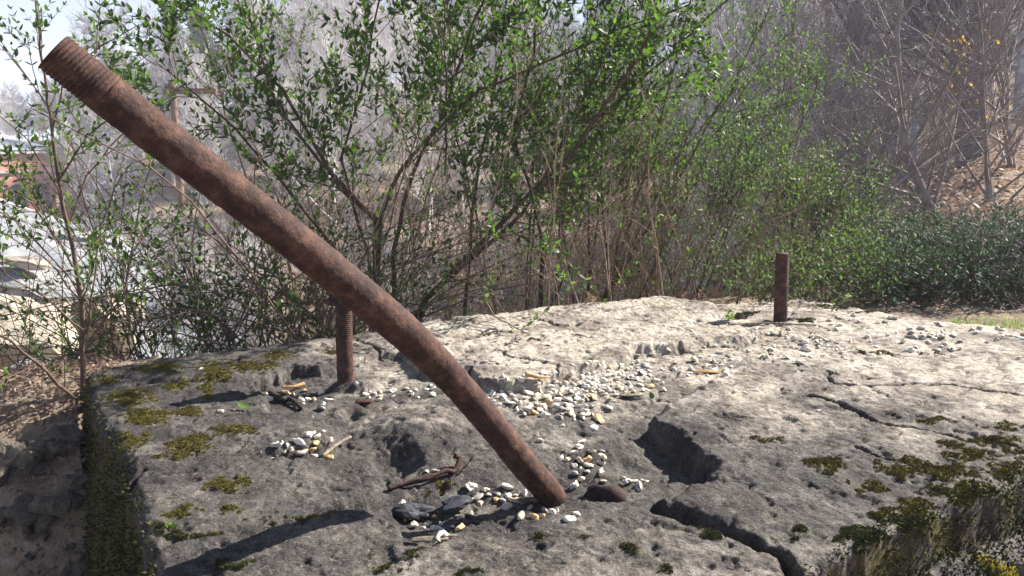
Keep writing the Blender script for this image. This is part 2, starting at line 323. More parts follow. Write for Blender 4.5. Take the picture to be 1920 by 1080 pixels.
def slab_height(x, y):
    wx = x+.013*fbm(x, y, 3, 9, 1)+.006*fbm(x, y, 3, 45, 2); wy = y+.013*fbm(x, y, 3, 9, 3)+.006*fbm(x, y, 3, 45, 4)
    num = 0; den = 0
    for cx, cy, cz in ctrlw:
        k = 1/(((wx-cx)**2+(wy-cy)**2)**1.6+2e-5); num = num+k*cz; den = den+k
    z = num/den
    for bx, by, rx, ry, hh in BUMPS:
        cx, cy = P(bx, by, -.02)[:2]; q = ((wx-cx)/rx)**2+((wy-cy)/ry)**2
        z = z+hh*(1-sst(.45, 1.25, np.sqrt(q)))
    lab = np.zeros(x.shape, int)
    for i, (poly, lev, wd) in enumerate(((F_, -.004, .030), (B_, .0, .020), (CD_, .008, .009), (A_, .0, .014))):
        s = sdf_poly(wx, wy, W(poly)); e = wd*(1+.5*fbm(x, y, 2, 14, 6+i))*(1+(2.2*sst(.1, .4, x) if i == 2 else 0)); e = np.maximum(e, .006)
        m = sst(-.002, 1, s/e); m = np.sqrt(np.clip(m, 0, 1))
        z = np.where(s > 0, z+(lev-z)*m, z); lab = np.where(s > -.003, i+1, lab)
    sc = 0
    for pl, cw, cd in CRACKS:
        d = dist_line(x+.010*fbm(x, y, 3, 22, 8), y+.010*fbm(x, y, 3, 22, 9), W(pl)); v = np.exp(-(d/cw)**2)
        z = z-cd*v; sc = np.maximum(sc, np.exp(-(d/(cw*1.2))**2))
    # gentle relief, pitting
    z = z+.0045*fbm(x, y, 4, 5, 11)+.0016*fbm(x, y, 3, 40, 12)+.0009*fbm(x, y, 2, 120, 14)
    pits = sst(.42, .60, fbm(x, y, 3, 16, 13)); z = z-.006*pits
    z = z-.0026*sst(.12, .16, fbm(x, y, 5, 6, 81))-.0022*sst(.22, .26, fbm(x, y, 5, 9, 82))-.0016*sst(.3, .34, fbm(x, y, 4, 22, 83))-.0018*sst(.45, .5, fbm(x, y, 3, 55, 84))
    moss = np.zeros(x.shape)
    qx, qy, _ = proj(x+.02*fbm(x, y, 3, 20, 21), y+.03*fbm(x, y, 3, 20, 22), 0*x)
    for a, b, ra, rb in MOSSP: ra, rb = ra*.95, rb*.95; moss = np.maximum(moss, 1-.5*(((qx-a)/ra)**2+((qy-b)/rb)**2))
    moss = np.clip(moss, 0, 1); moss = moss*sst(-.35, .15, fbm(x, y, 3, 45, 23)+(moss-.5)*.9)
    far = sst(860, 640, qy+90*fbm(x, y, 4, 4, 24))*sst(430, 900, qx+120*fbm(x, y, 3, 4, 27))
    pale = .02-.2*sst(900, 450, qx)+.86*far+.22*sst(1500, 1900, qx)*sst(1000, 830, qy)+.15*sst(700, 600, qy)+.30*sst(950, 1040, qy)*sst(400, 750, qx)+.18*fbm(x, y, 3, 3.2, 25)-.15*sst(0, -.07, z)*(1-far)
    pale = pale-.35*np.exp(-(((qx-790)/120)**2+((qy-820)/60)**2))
    z = z+.0025*sst(.3, .9, moss)*(1+.8*fbm(x, y, 2, 90, 26))
    # outer faces
    so = sdf_poly(x+.011*fbm(x, y, 3, 7, 31)+.005*fbm(x, y, 2, 40, 33), y+.011*fbm(x, y, 3, 7, 32)+.005*fbm(x, y, 2, 40, 34), W(OUT_))
    z = z-.012*sst(.025, 0, so)**2
    so2 = sdf_poly(x+.011*fbm(x, y, 2, 5, 31), y+.011*fbm(x, y, 2, 5, 32), W(OUT_)); o = np.where(so < 0, np.maximum(-.35*so-.65*so2, 0), -so); ledge = sst(.62, .70, x)*sst(2.0, 1.9, y)*(y < 2.0)
    leftm = sst(.2, -.2, x)
    plain = -.62*np.clip(o/.115, 0, 1)**.8+.02*np.sin(np.clip(o/.115, 0, 1)*12)*fbm(x, y, 2, 6, 40)
    n1 = fbm(x, y, 2, 12, 35)*.02
    stepd = -.075*sst(0, .022, o)-.02*sst(.02, .09, o)-.5*sst(.085+n1, .13+n1, o)
    drop = np.where(o > 0, plain*(1-ledge)+stepd*ledge, 0)
    z = z+drop
    moss = np.where(o > 0, np.clip(.45+.5*fbm(x, y, 3, 14, 36)+.25*fbm(x, y, 2, 60, 37)+.12*leftm, 0, 1), moss)
    moss = np.where((o > .02) & (ledge > .5), .12+.3*fbm(x, y, 2, 20, 39), moss)
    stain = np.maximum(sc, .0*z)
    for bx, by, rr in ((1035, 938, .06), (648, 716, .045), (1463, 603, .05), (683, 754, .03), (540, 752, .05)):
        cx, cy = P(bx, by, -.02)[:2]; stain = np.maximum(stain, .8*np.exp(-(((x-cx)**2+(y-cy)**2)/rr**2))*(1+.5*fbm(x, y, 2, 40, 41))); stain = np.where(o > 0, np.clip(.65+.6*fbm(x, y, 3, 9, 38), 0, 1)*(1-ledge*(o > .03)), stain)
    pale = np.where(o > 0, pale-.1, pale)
    return z, lab, so, np.stack([np.clip(pale, 0, 1), np.clip(moss, 0, 1), np.clip(stain, 0, 1), 1+0*z], -1)

gx = np.concatenate([np.arange(-1.42, 1.10, .0042), np.arange(1.10, 2.75, .009)])
ys = [0.72]
while ys[-1] < 3.65: ys.append(ys[-1]+max(.0036, .0031*ys[-1]))
gy = np.array(ys)
GX, GY = np.meshgrid(gx, gy)
GZ, LAB, SO, MASK = slab_height(GX, GY)
ny, nx = GX.shape
dzx = np.gradient(GZ, axis=1)/np.gradient(GX, axis=1); dzy = np.gradient(GZ, axis=0)/np.gradient(GY, axis=0)
NORM = nrm(np.stack([-dzx, -dzy, np.ones_like(GZ)], -1)).reshape(-1, 3)
idx = np.arange(ny*nx).reshape(ny, nx)
quads = np.stack([idx[:-1, :-1], idx[:-1, 1:], idx[1:, 1:], idx[1:, :-1]], -1).reshape(-1, 4)
FC = (GX[:-1, :-1], GY[:-1, :-1])
flab = LAB[:-1, :-1].reshape(-1); fso = SO[:-1, :-1].reshape(-1); fx = FC[0].reshape(-1); fy = FC[1].reshape(-1)
# faces of the outer walls belong to the stone they hang from
near_lab = np.where(fso < 0.02, np.where(fx < -.25, np.where(fy+.9*fx < .0+.62-.0, 2, 2), np.where(fy > 2.3, 3, np.where(fx > .45, 1, 4))), flab)
near_lab = np.where((fso < .02) & (fx < -.2) & (fy < 1.32), 4, near_lab)
keep = fso > -.155
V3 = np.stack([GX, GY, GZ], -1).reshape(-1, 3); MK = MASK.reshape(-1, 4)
slab = thing('stone_foundation', 'large weathered stone machine foundation with mossy edges in the foreground', 'stone slab', (0, 2, -.6))
parts = {0: ('mortar_bed', 'worn sunken bed between the stones, strewn with pebbles'), 1: ('stone', 'big right hand stone with mossy front edge'), 2: ('stone', 'left stone with golden moss'),
         3: ('stone', 'pale raised layer along the back edge'), 4: ('stone', 'front stone nearest the viewer')}
for k, (nm, lb) in parts.items():
    q = quads[keep & (near_lab == k)]
    u, inv = np.unique(q, return_inverse=True)
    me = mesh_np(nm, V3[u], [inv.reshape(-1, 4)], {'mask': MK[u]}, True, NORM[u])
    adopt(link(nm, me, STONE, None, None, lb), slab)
def surf(x, y):                                # height of the slab top
    i = np.clip(np.searchsorted(gx, x)-1, 0, nx-2); j = np.clip(np.searchsorted(gy, y)-1, 0, ny-2)
    fx_ = (x-gx[i])/(gx[i+1]-gx[i]); fy_ = (y-gy[j])/(gy[j+1]-gy[j])
    return GZ[j, i]*(1-fx_)*(1-fy_)+GZ[j, i+1]*fx_*(1-fy_)+GZ[j+1, i]*(1-fx_)*fy_+GZ[j+1, i+1]*fx_*fy_
def on_slab(px, py):
    z = 0.0
    for _ in range(8):
        x, y, _z = P(px, py, z); z = z*.4+.6*max(-.12, float(surf(x, y)))
    return Vector((x, y, float(surf(x, y))))

# moss tufts growing on the slab
def tufts(name, sel, n, hgt, m, label, cat, jit=.0022):
    ids = np.flatnonzero(sel.reshape(-1)); pick = RNG.choice(ids, n)
    b = V3[pick]+RNG.normal(0, jit, (n, 3))*([1, 1, .3] if jit < .004 else [1, 1, 2.0]); nn = NORM[pick]
    d = nrm(nn+RNG.normal(0, .55, (n, 3))+[0, 0, .3]); s = nrm(np.cross(d, RNG.normal(0, 1, (n, 3)))); t = np.cross(d, s)
    h = hgt*RNG.uniform(.5, 1.3, n)[:, None]; r = h*.33; b = b-d*h*.25
    a = [b+r*(s*math.cos(q)+t*math.sin(q)) for q in (0, 2.1, 4.2)]
    v = np.stack(a+[b+d*h], 1).reshape(-1, 3); o = np.arange(n)[:, None, None]*4
    f = (o+np.array([[0, 1, 3], [1, 2, 3], [2, 0, 3]])[None]).reshape(-1, 3)
    g = link(name, mesh_np(name, v, [f], {'tint': np.repeat(RNG.uniform(0, 1, n)**1.5, 4)}, False), m, None, 'stuff'); return tag(g, label, cat)
top = SO > .0
nb = .60*fbm(GX, GY, 3, 80, 51)+.25*RNG.normal(0, 1, GX.shape)-.02
green = (proj(GX, GY, GZ)[1] > 970) | ((GX > .3) & (GY > 2.4))
tufts('moss', (MASK[..., 1]+nb > .55) & top & ~green & (MASK[..., 1] > .22), 90000, .0032, MOSS, 'golden olive moss in tufts on the slab top', 'moss')
tufts('moss', (MASK[..., 1]+nb > .55) & top & green & (MASK[..., 1] > .22), 24000, .0032, MOSSG, 'fresh green moss along the joints of the slab', 'moss')
tufts('moss', (MASK[..., 1]+nb > .35) & (SO < 0.01) & (SO > -.12), 60000, .008, MOSSG, 'dark shaggy moss hanging on the side faces of the slab', 'moss', .0055)

# ------------------------------------------------------------------ ground
def terrain(x, y):
    r = np.hypot(x, y); a = x/np.maximum(y, .5)
    s = (x-.6)*-.45+(y-3.35)*.89
    lft = 1-sst(.30, .62, a)
    wy = y+.12*fbm(x, y, 2, 2.5, 66)
    z = -.07-(.55*sst(.0, 1.3, s)+2.2*sst(.5, 6.5, s))*lft*(y > 0)
    z = z-(.10*sst(2.25, 1.9, wy)+.42*sst(1.98, 1.72, wy))*sst(-.35, -.7, x)-.35*sst(-1.6, -4.5, x)*sst(-4, 0, y)
    z = z-.30*sst(.3, .5, x)*sst(1.9, 1.3, y)
    R = np.maximum(0, .62*x+.72*y-8.5); z = z+np.minimum(.085*R, 3)*sst(.25, .60, a)*(y > 0)*sst(200, 80, R)
    hill = sst(26, 80, r)*(3.2+5.5*sst(-.62, -.15, a)+2*sst(.1, .6, a))*sst(0, 12, y)
    z = z+hill+.05*fbm(x, y, 3, .8, 61)*sst(1, 4, r)+.5*fbm(x, y, 3, .06, 62)*sst(15, 50, r)+.02*fbm(x, y, 3, 5, 63)+.006*fbm(x, y, 2, 25, 64)
    Lf = sst(-.46, -.55, a)*sst(20, 34, r)*(1-sst(53, 64, r))*(y > 0); z = z*(1-Lf)-4.5*Lf
    so = sdf_poly(x, y, W(OUT_)); z = np.where(so > -.03, np.minimum(z, -.45), z)
    return z
rad = [.25]
while rad[-1] < 118: rad.append(rad[-1]*1.042+.004)
rad = np.array(rad); th = np.concatenate([np.radians(np.arange(-50, 50, .22)), np.radians(np.arange(50, 310, 2.0))])
TH, RD = np.meshgrid(th, rad); TX = RD*np.sin(TH); TY = RD*np.cos(TH); TZ = terrain(TX, TY)
n_t = len(th); n_r = len(rad); ii = np.arange(n_r*n_t).reshape(n_r, n_t); jj = np.roll(ii, -1, 1)
tq = np.stack([ii[:-1], jj[:-1], jj[1:], ii[1:]], -1).reshape(-1, 4)[:, ::-1]
m = M_('leaf_littered_ground')
f1 = m.noise(.35, 5); f2 = m.noise(9, 5, .7); f3 = m.noise(60, 4, .7)
c = m.ramp(f2, [(.32, (.13, .10, .08)), (.5, (.27, .21, .165)), (.68, (.44, .36, .29))])
c = m.mix(m.val(f3, .45, .6), c, m.ramp(f1, [(.35, (.34, .25, .17)), (.6, (.20, .16, .12))]))
geo = m.n('ShaderNodeNewGeometry'); sx = m.n('ShaderNodeSeparateXYZ'); m.l(geo.outputs['Position'], sx.inputs[0])
GROUND = m.fin(c, .95, .1, m.bump(f3, .8, .01, m.bump(f2, .6, .05)))
vt = np.stack([TX, TY, TZ], -1).reshape(-1, 3)
link('ground', mesh_np('ground', vt, [tq]), GROUND, None, 'structure')
def tz(x, y): return float(terrain(np.array([x], float), np.array([y], float))[0])
def on_ground(px, py, z0=-.3):
    z = z0
    for _ in range(25):
        x, y, _z = P(px, py, z); z = .5*z+.5*tz(x, y)
    return Vector((x, y, tz(x, y)))

# ------------------------------------------------------------------ bolts
def sweep(path, rad_fn, n=28, step=.002, cap=True, rough=0.0, seed=0):
    path = np.array([tuple(p) for p in path], float)
    # smooth by Catmull-Rom
    pts = []; q = np.vstack([2*path[0]-path[1], path, 2*path[-1]-path[-2]])
    for i in range(1, len(q)-2):
        L = np.linalg.norm(q[i+1]-q[i]); k = max(2, int(L/step))
        for t in np.arange(k)/k:
            pts.append(.5*((2*q[i])+(-q[i-1]+q[i+1])*t+(2*q[i-1]-5*q[i]+4*q[i+1]-q[i+2])*t*t+(-q[i-1]+3*q[i]-3*q[i+1]+q[i+2])*t**3))
    pts.append(path[-1]); pts = np.array(pts); K = len(pts)
    s = np.concatenate([[0], np.cumsum(np.linalg.norm(np.diff(pts, axis=0), axis=1))])
    t = nrm(np.gradient(pts, axis=0)); u = nrm(np.cross(t, [0.1, 1, .2])); v = np.cross(t, u)
    a = np.arange(n)*2*np.pi/n
    S, A = np.meshgrid(s, a, indexing='ij'); R = rad_fn(S, A, s[-1])
    if rough: R = R+rough*(fbm(S*1.0, A*.03*1.0, 3, 45, seed)+.7*fbm(S, A*.03, 2, 200, seed+1))
    V = pts[:, None]+R[..., None]*(u[:, None]*np.cos(A)[..., None]+v[:, None]*np.sin(A)[..., None])
    V = V.reshape(-1, 3); j = np.arange(n); j2 = (j+1) % n; b = (np.arange(K-1)*n)[:, None]
    Q = np.stack([b+j, b+j2, b+n+j2, b+n+j], -1).reshape(-1, 4)
    F3 = np.zeros((0, 3), int)
    if cap:
        V = np.vstack([V, pts[0], pts[-1]]); c0, c1 = K*n, K*n+1
        F3 = np.vstack([np.stack([0*j+c0, j2, j], -1), np.stack([0*j+c1, (K-1)*n+j, (K-1)*n+j2], -1)])
    return V, Q, F3
def thread_fn(r, pitch, depth):
    def f(S, A, L):
        ph = (S/pitch+A/(2*np.pi)) % 1.0; tri = 1-np.abs(2*ph-1)
        wear = .75+.35*fbm(S, A*.05, 2, 30, 5)
        return r-depth*wear*tri**1.3*np.clip(.15+S/.03, 0, 1)
    return f
def rod(name, path, r, thr_len, label, cat='anchor bolt', seed=0, pitch=.0052, mat=RUST, n=32):
    root = thing(name, label, cat, tuple(path[0]))
    path = [Vector(p) for p in path]; ln = sum((b-a).length for a, b in zip(path, path[1:]))
    # split the path where the thread begins
    acc = 0; cut = ln-thr_len; A1 = [path[0]]; A2 = []
    for a, b in zip(path, path[1:]):
        L = (b-a).length
        if acc+L < cut: A1.append(b)
        elif acc < cut:
            c_ = a.lerp(b, (cut-acc)/L); A1.append(c_); A2 = [c_, b] if (b-c_).length > .004 else [c_]
        else: A2.append(b)
        acc += L
    def shaft_r(S, A, L):
        return r*(1+.02*np.sin(S*9+seed))
    V, Q, T = sweep(A1, shaft_r, n, .003, True, .0010, seed+1)
    adopt(link('shaft', mesh_np('shaft', V, [Q, T]), mat), root)
    V, Q, T = sweep(A2, thread_fn(r*1.0, pitch, r*.095), n, pitch/8, True, .0004, seed+3)
    adopt(link('thread', mesh_np('thread', V, [Q, T]), mat), root)
    return root
b0 = on_slab(1035, 938)
rod('bent_anchor_bolt', [b0+Vector((.02, .03, -.05)), PD(1030, 925, b0.y-.005), PD(985, 874, b0.y-.03), PD(925, 800, b0.y-.075), PD(850, 713, b0.y-.125), PD(765, 628, 1.275), PD(650, 531, 1.215), PD(520, 426, 1.165), PD(380, 318, 1.125), PD(235, 205, 1.09), PD(160, 145, 1.07), PD(100, 97, 1.055)],
    .0284, .075, 'thick rusty rod bent over to the left with a threaded free end', 'anchor bolt', 2, .0058, RUST, 40)
b1 = on_slab(648, 716)
def up_to(b, px, py): return PD(px, py, b.y)
r1 = rod('anchor_bolt', [b1-Vector((0, 0, .04)), b1, up_to(b1, 646, 650), up_to(b1, 644, 560), up_to(b1, 643, 500)], .0232, .20, 'upright rusty threaded bolt with a nut, on the slab behind the bent rod', seed=5, pitch=.0056)
# nut at its top, partly hidden by the bent rod
nv = []; c0 = up_to(b1, 643, 566)
for z_, rr in ((-.004, .044), (0, .046), (.006, .046), (.010, .043)):
    for k in range(20): nv.append((c0.x+rr*math.cos(k*math.pi/10), c0.y+rr*math.sin(k*math.pi/10), c0.z+z_))
nf = [[i*20+k, i*20+(k+1) % 20, (i+1)*20+(k+1) % 20, (i+1)*20+k] for i in range(3) for k in range(20)]
ncap = [[80, (k+1) % 20, k] for k in range(20)]+[[81, 60+k, 60+(k+1) % 20] for k in range(20)]; nv += [(c0.x, c0.y, c0.z-.004), (c0.x, c0.y, c0.z+.010)]
adopt(link('washer', mesh_np('washer', nv, [nf, ncap], None, False), RUST), r1)
hv = [(c0.x+.036*math.cos(k*math.pi/3+.3), c0.y+.036*math.sin(k*math.pi/3+.3), c0.z+zz) for zz in (.0105, .046) for k in range(6)]
adopt(link('nut', mesh_np('nut', hv, [[[k, (k+1) % 6, 6+(k+1) % 6, 6+k] for k in range(6)], [[5, 4, 3, 2, 1, 0], [6, 7, 8, 9, 10, 11]][:0] or [[0, 2, 1, 0]][:0], ] + [[[0, 2, 1], [0, 3, 2], [0, 4, 3], [0, 5, 4], [6, 7, 8], [6, 8, 9], [6, 9, 10], [6, 10, 11]]], None, False), RUST), r1)
b2 = on_slab(1463, 603)
rod('anchor_bolt', [b2-Vector((0, 0, .05)), b2, up_to(b2, 1465, 540), up_to(b2, 1467, 475)], .0248, .13, 'upright rusty threaded bolt standing alone near the back right of the slab', seed=9, pitch=.0066)

# ------------------------------------------------------------------ pebbles, each its own
def rock_mesh(name, sub, rough, seed, sq=(1, 1, 1), ridg=0):
    import bmesh
    bm = bmesh.new(); bmesh.ops.create_icosphere(bm, subdivisions=sub, radius=1)
    co = np.array([v.co[:] for v in bm.verts]); rs = np.random.default_rng(seed)
    k = np.zeros(len(co))
    for _ in range(5):
        d = nrm(rs.normal(0, 1, 3)); k += rough*np.clip(co@d-rs.uniform(.35, .7), 0, 1)*-1.6
    k += rough*.25*(fbm(co[:, 0]+seed, co[:, 1]+co[:, 2], 2, 2.2, seed))
    co = co*(1+k)[:, None]*np.array(sq); f = np.array([[v.index for v in fc.verts] for fc in bm.faces]); bm.free()
    return mesh_np(name, co, [f], None, ridg == 0)
pmesh = {}
for i in range(12):
    base = rock_mesh('pebble', 2, RNG.uniform(.6, 1.0), 100+i, (1, RNG.uniform(.6, .9), RNG.uniform(.42, .7)), i % 2)
    for nm, mt in PEB:
        k = base.copy(); k.materials.append(mt); pmesh[(i, nm)] = k
placed = []
def pebble(px, py, size, colour, where, group):
    p = on_slab(px, py); s = size*.5
    for q, sq in placed:
        if (q-p).length < (s+sq)*.72: return False
    placed.append((p, s))
    o = bpy.data.objects.new('pebble', pmesh[(random.randrange(12), colour)]); COL.objects.link(o)
    o.location = (p.x, p.y, p.z+s*.24); o.scale = (s*random.uniform(.9, 1.25), s*random.uniform(.85, 1.1), s)
    o.rotation_euler = (random.uniform(-.35, .35), random.uniform(-.35, .35), random.uniform(0, 6.28))
    sz = 'large' if size > .027 else ('tiny' if size < .015 else 'small')
    sh = {'white': 'white quartz', 'cream': 'cream', 'ochre': 'ochre stained', 'grey': 'grey'}[colour]
    tag(o, f'{sz} {sh} pebble {where}', 'pebble', group); return True
def pick_col(wts=(.46, .32, .08, .14)): return ['white', 'cream', 'ochre', 'grey'][int(RNG.choice(4, p=wts))]
CL = [ # centre, spread, count, size range, where
    ((1010, 745), (90, 27), 70, (.014, .027), 'in the dense scatter just right of the bent rod'),
    ((1160, 712), (66, 25), 70, (.013, .025), 'in the dense scatter in the middle of the slab'),
    ((1085, 775), (60, 24), 18, (.015, .028), 'loosely scattered between the bent rod and the right hollow'),
    ((1090, 872), (30, 32), 20, (.015, .026), 'in the hollow right beside the foot of the bent rod'),
    ((1085, 735), (60, 20), 26, (.013, .024), 'between the two dense scatters of the middle of the slab'),
    ((1190, 912), (14, 12), 5, (.018, .026), 'beside the dark red lump of rock'),
    ((930, 932), (45, 12), 17, (.016, .026), 'in the gap left of the foot of the bent rod'),
    ((1010, 962), (55, 12), 12, (.013, .022), 'in the shaded gap under the foot of the bent rod'),
    ((815, 985), (50, 22), 20, (.013, .026), 'in the gap beside the dark slate chips'),
    ((565, 838), (42, 9), 19, (.014, .026), 'in the small pit on the left stone'),
    ((565, 748), (48, 15), 20, (.016, .026), 'in the hollow left of the straight bolt'),
    ((705, 744), (24, 8), 9, (.014, .022), 'by the mound right of the near straight bolt'),
    ((790, 735), (30, 12), 9, (.013, .022), 'in the shade just left of the bent rod'),
    ((1320, 684), (55, 16), 26, (.014, .027), 'in the small group below the long undercut crack'),
    ((1500, 640), (75, 22), 34, (.013, .027), 'around the foot of the far right bolt'),
    ((1440, 668), (50, 10), 6, (.014, .024), 'below the far right bolt'),
    ((1750, 634), (66, 20), 34, (.014, .03), 'in the group on the far right of the slab'),
    ((1630, 605), (80, 12), 16, (.012, .024), 'along the back right edge of the slab'),
    ((1890, 630), (50, 16), 14, (.014, .026), 'at the right edge near the grass'),
    ((1620, 650), (70, 20), 12, (.010, .018), 'thinly scattered right of the far bolt')]
for (cx, cy), (sx_, sy_), n_, (s0, s1), wh in CL:
    k = 0; tries = 0
    while k < n_ and tries < n_*12:
        tries += 1
        a = cx+float(np.clip(RNG.normal(0, sx_*.6), -sx_*1.3, sx_*1.3)); b = cy+float(np.clip(RNG.normal(0, sy_*.6), -sy_*1.3, sy_*1.3))
        k += pebble(a, b, float(RNG.uniform(s0, s1))*1.38*(.7 if RNG.random() < .3 else 1), pick_col(), wh, 'pebbles '+wh)
for a, b, s_, c_, wh in ((376, 693, .022, 'white', 'lying alone on the moss at the back left'), (413, 772, .02, 'white', 'lying alone beside a fallen leaf on the left stone'), (801, 886, .016, 'white', 'beside the rusty hook, the left of two'), (820, 885, .026, 'cream', 'beside the rusty hook, the right of two'),
                         (753, 945, .026, 'white', 'alone in front of the rusty hook'), (1014, 829, .026, 'cream', 'alone between the bent rod and the pebble trail'), (1750, 655, .034, 'white', 'flat and broad, on the moss line at right'), (1668, 597, .03, 'white', 'with a tall upright shape near the back right corner'),
                         (1474, 667, .026, 'ochre', 'with an orange patch below the far bolt'), (1415, 641, .022, 'cream', 'alone right of the undercut'), (1404, 660, .024, 'white', 'beside a smaller one right of centre'), (1520, 671, .024, 'cream', 'alone in front of the far bolt'), (1800, 656, .03, 'white', 'pale and flat at the right'),
                         (1910, 672, .03, 'white', 'broad and flat at the far right edge'), (1320, 652, .024, 'grey', 'at the right end of the pebble scatter below the crack'), (667, 724-0, .016, 'white', 'on the mortar mound at the near straight bolt'), (1535, 770, .012, 'white', 'glinting alone on the big right stone')):
    pebble(a, b, s_, c_, wh, None) if False else pebble(a, b, s_, c_, wh, 'single pebbles')

# the smallest of them, past the three hundred that show largest, are one object
allp = [o for o in C.objects if o.name.split('.')[0] == 'pebble']
def shown(o):
    x, y, f_ = proj(*o.location); return o.scale.x/f_ if -20 < x < 1940 else 0
allp.sort(key=shown); rest = allp[:max(0, len(allp)-296)]
vv, ff, off = [], [], 0
for o in rest:
    mt = Matrix.LocRotScale(o.location, o.rotation_euler, o.scale); me = o.data; co = [tuple(mt @ v.co) for v in me.vertices]
    vv += co; ff += [[i+off for i in p.vertices] for p in me.polygons]; off += len(co); bpy.data.objects.remove(o)
if rest: tag(link('pebbles', mesh_np('pebbles', vv, [ff]), PEB[0][1], None, 'stuff'), 'smallest white pebble chips scattered between the larger pebbles on the slab', 'pebbles')

# ------------------------------------------------------------------ litter on the slab
def curve_obj(name, pts, r0, r1, mat, label, cat, n=10, rough=.0008, seed=1):
    V, Q, T = sweep(pts, lambda S, A, L: r0+(r1-r0)*S/L, n, .004, True, rough, seed)
    c = np.array(pts[0]); root_loc = Vector(pts[0])
    me = mesh_np(name, V-np.array(root_loc), [Q, T]); o = link(name, me, mat); o.location = root_loc; return tag(o, label, cat)
def lie(h, *pp):
    q = [on_slab(*p) for p in pp]; a, b = q[0].z, q[-1].z; n_ = len(q)-1; lift = max(0, max(v.z-(a+(b-a)*i/n_) for i, v in enumerate(q)))
    for i, v in enumerate(q): v.z = a+(b-a)*i/n_+lift*.7+h
    return q
def S_(px, py, h): p = on_slab(px, py); p.z += h; return p
curve_obj('rusty_hook', [S_(728, 921, .006), S_(760, 914, .008), S_(800, 906, .010), S_(835, 893, .012), S_(852, 886, .014), S_(862, 878, .016), S_(852, 874, .024)], .0042, .0062, RUST, 'rusty iron hook lying on the worn stone left of the bent rod', 'iron hook', 12, .0008)
WOOD = mat_simple('weathered_wood', (.10, .08, .06), (.28, .23, .18), 60, .9, .5, .003)
WOODO = mat_simple('orange_wood', (.30, .16, .07), (.5, .32, .17), 60, .8, .5, .003)
DARKW = mat_simple('dark_wet_wood', (.02, .015, .013), (.07, .045, .035), 60, .7, .5, .003)
curve_obj('stick', lie(.008, (604, 843), (632, 837), (658, 829)), .0045, .004, WOOD, 'short grey stick across the pebble pit on the left stone', 'stick')
curve_obj('stick', lie(.008, (508, 742), (530, 756), (545, 758), (566, 771)), .008, .005, DARKW, 'dark crooked stick among pebbles, the longer of two left of the near bolt', 'stick', 8, .002)
curve_obj('stick', lie(.012, (528, 734), (550, 733), (570, 727)), .004, .005, WOODO, 'orange and black stick among pebbles left of the near bolt', 'stick')
curve_obj('stick', [S_(1366, 610, .005), S_(1430, 609, .006), S_(1500, 611, .005), S_(1530, 612, .004)], .0035, .002, WOOD, 'thin straight twig lying before the far bolt', 'stick')
curve_obj('stick', lie(.014, (985, 730), (1008, 726), (1030, 723)), .0055, .003, WOODO, 'orange splinter of wood on the pebbles right of the rod', 'wood splinter')
curve_obj('stick', [S_(488, 848, .003), S_(500, 856, .004), S_(520, 860, .006)], .002, .0015, WOOD, 'thin twig at the left end of the pebble pit', 'stick')
curve_obj('stick', [S_(1560, 583, .005), S_(1620, 577, .008), S_(1650, 574, .006)], .0035, .002, WOOD, 'pale twig on the back right edge of the slab', 'stick')
def shard(name, px, py, sx_, sy_, sz_, rz, mat, label, cat, seed, lift=.5, tilt=(0, 0)):
    p = on_slab(px, py); me = rock_mesh(name, 3, .55, seed, (sx_, sy_, sz_), 1 if 'slate' in name else 0); o = link(name, me, mat)
    o.location = (p.x, p.y, p.z+sz_*lift); o.rotation_euler = (tilt[0], tilt[1], rz); return tag(o, label, cat)
SLATE = mat_simple('dark_slate', (.018, .02, .028), (.05, .055, .07), 40, .75, .5, .004, .5)
REDROCK = mat_simple('dark_red_rock', (.02, .012, .012), (.07, .04, .037), 50, .9, .9, .006)
shard('slate_chip', 775, 972, .042, .024, .020, .1, SLATE, 'dark blue black slate chip, the left one in the gap', 'rock', 3, .7)
shard('slate_chip', 845, 958, .045, .022, .014, .35, SLATE, 'long dark slate chip, the right one in the gap', 'rock', 4, .9, (0, -.15))
shard('red_rock', 1132, 934, .050, .040, .034, .6, REDROCK, 'dark red rounded lump of rock beside the foot of the rod', 'rock', 15, .12)
shard('rust_flake', 683, 754, .026, .016, .004, .2, RUST2, 'flat rust red flake on the stone by the mound', 'rust flake', 6, .8)
shard('rust_flake', 540, 753, .022, .016, .004, .2, RUST2, 'flat red brown flake among pebbles left of the near bolt', 'rust flake', 7, 1.5)
shard('wood_chip', 1000, 944, .045, .010, .004, .12, WOOD, 'long flat sliver of grey wood under the foot of the rod', 'wood chip', 8, 2.5, (.2, -.08))
shard('bark_piece', 1325, 700, .045, .012, .006, .05, WOODO, 'curled pale bark strip below the pebble group right of centre', 'bark', 9, .8)
shard('bark_piece', 1182, 746, .04, .012, .006, .1, WOOD, 'brown bark strip at the edge of the pebble scatter', 'bark', 10, .9)
shard('bark_piece', 820, 1018, .05, .010, .005, .15, WOOD, 'thin bark strip at the lip of the front gap', 'bark', 11, 2.0)
def one_leaf(px, py, L, Wd, d, n, mat, label):
    p = on_slab(px, py); me = leaves_mesh('fallen_leaf', [(0, 0, 0)], [d], [n], [L], [Wd], tint=[.8]); o = link('fallen_leaf', me, mat); o.location = (p.x, p.y, p.z+.006); tag(o, label, 'leaf')
one_leaf(468, 770, .042, .02, (-1, .5, .25), (0, -.4, 1), GRASS, 'fallen yellow green leaf on the left stone')
one_leaf(1225, 752, .025, .014, (-.5, -.2, .9), (0, -1, .2), LEAF_C, 'small dark leaf standing on edge by the right hollow')

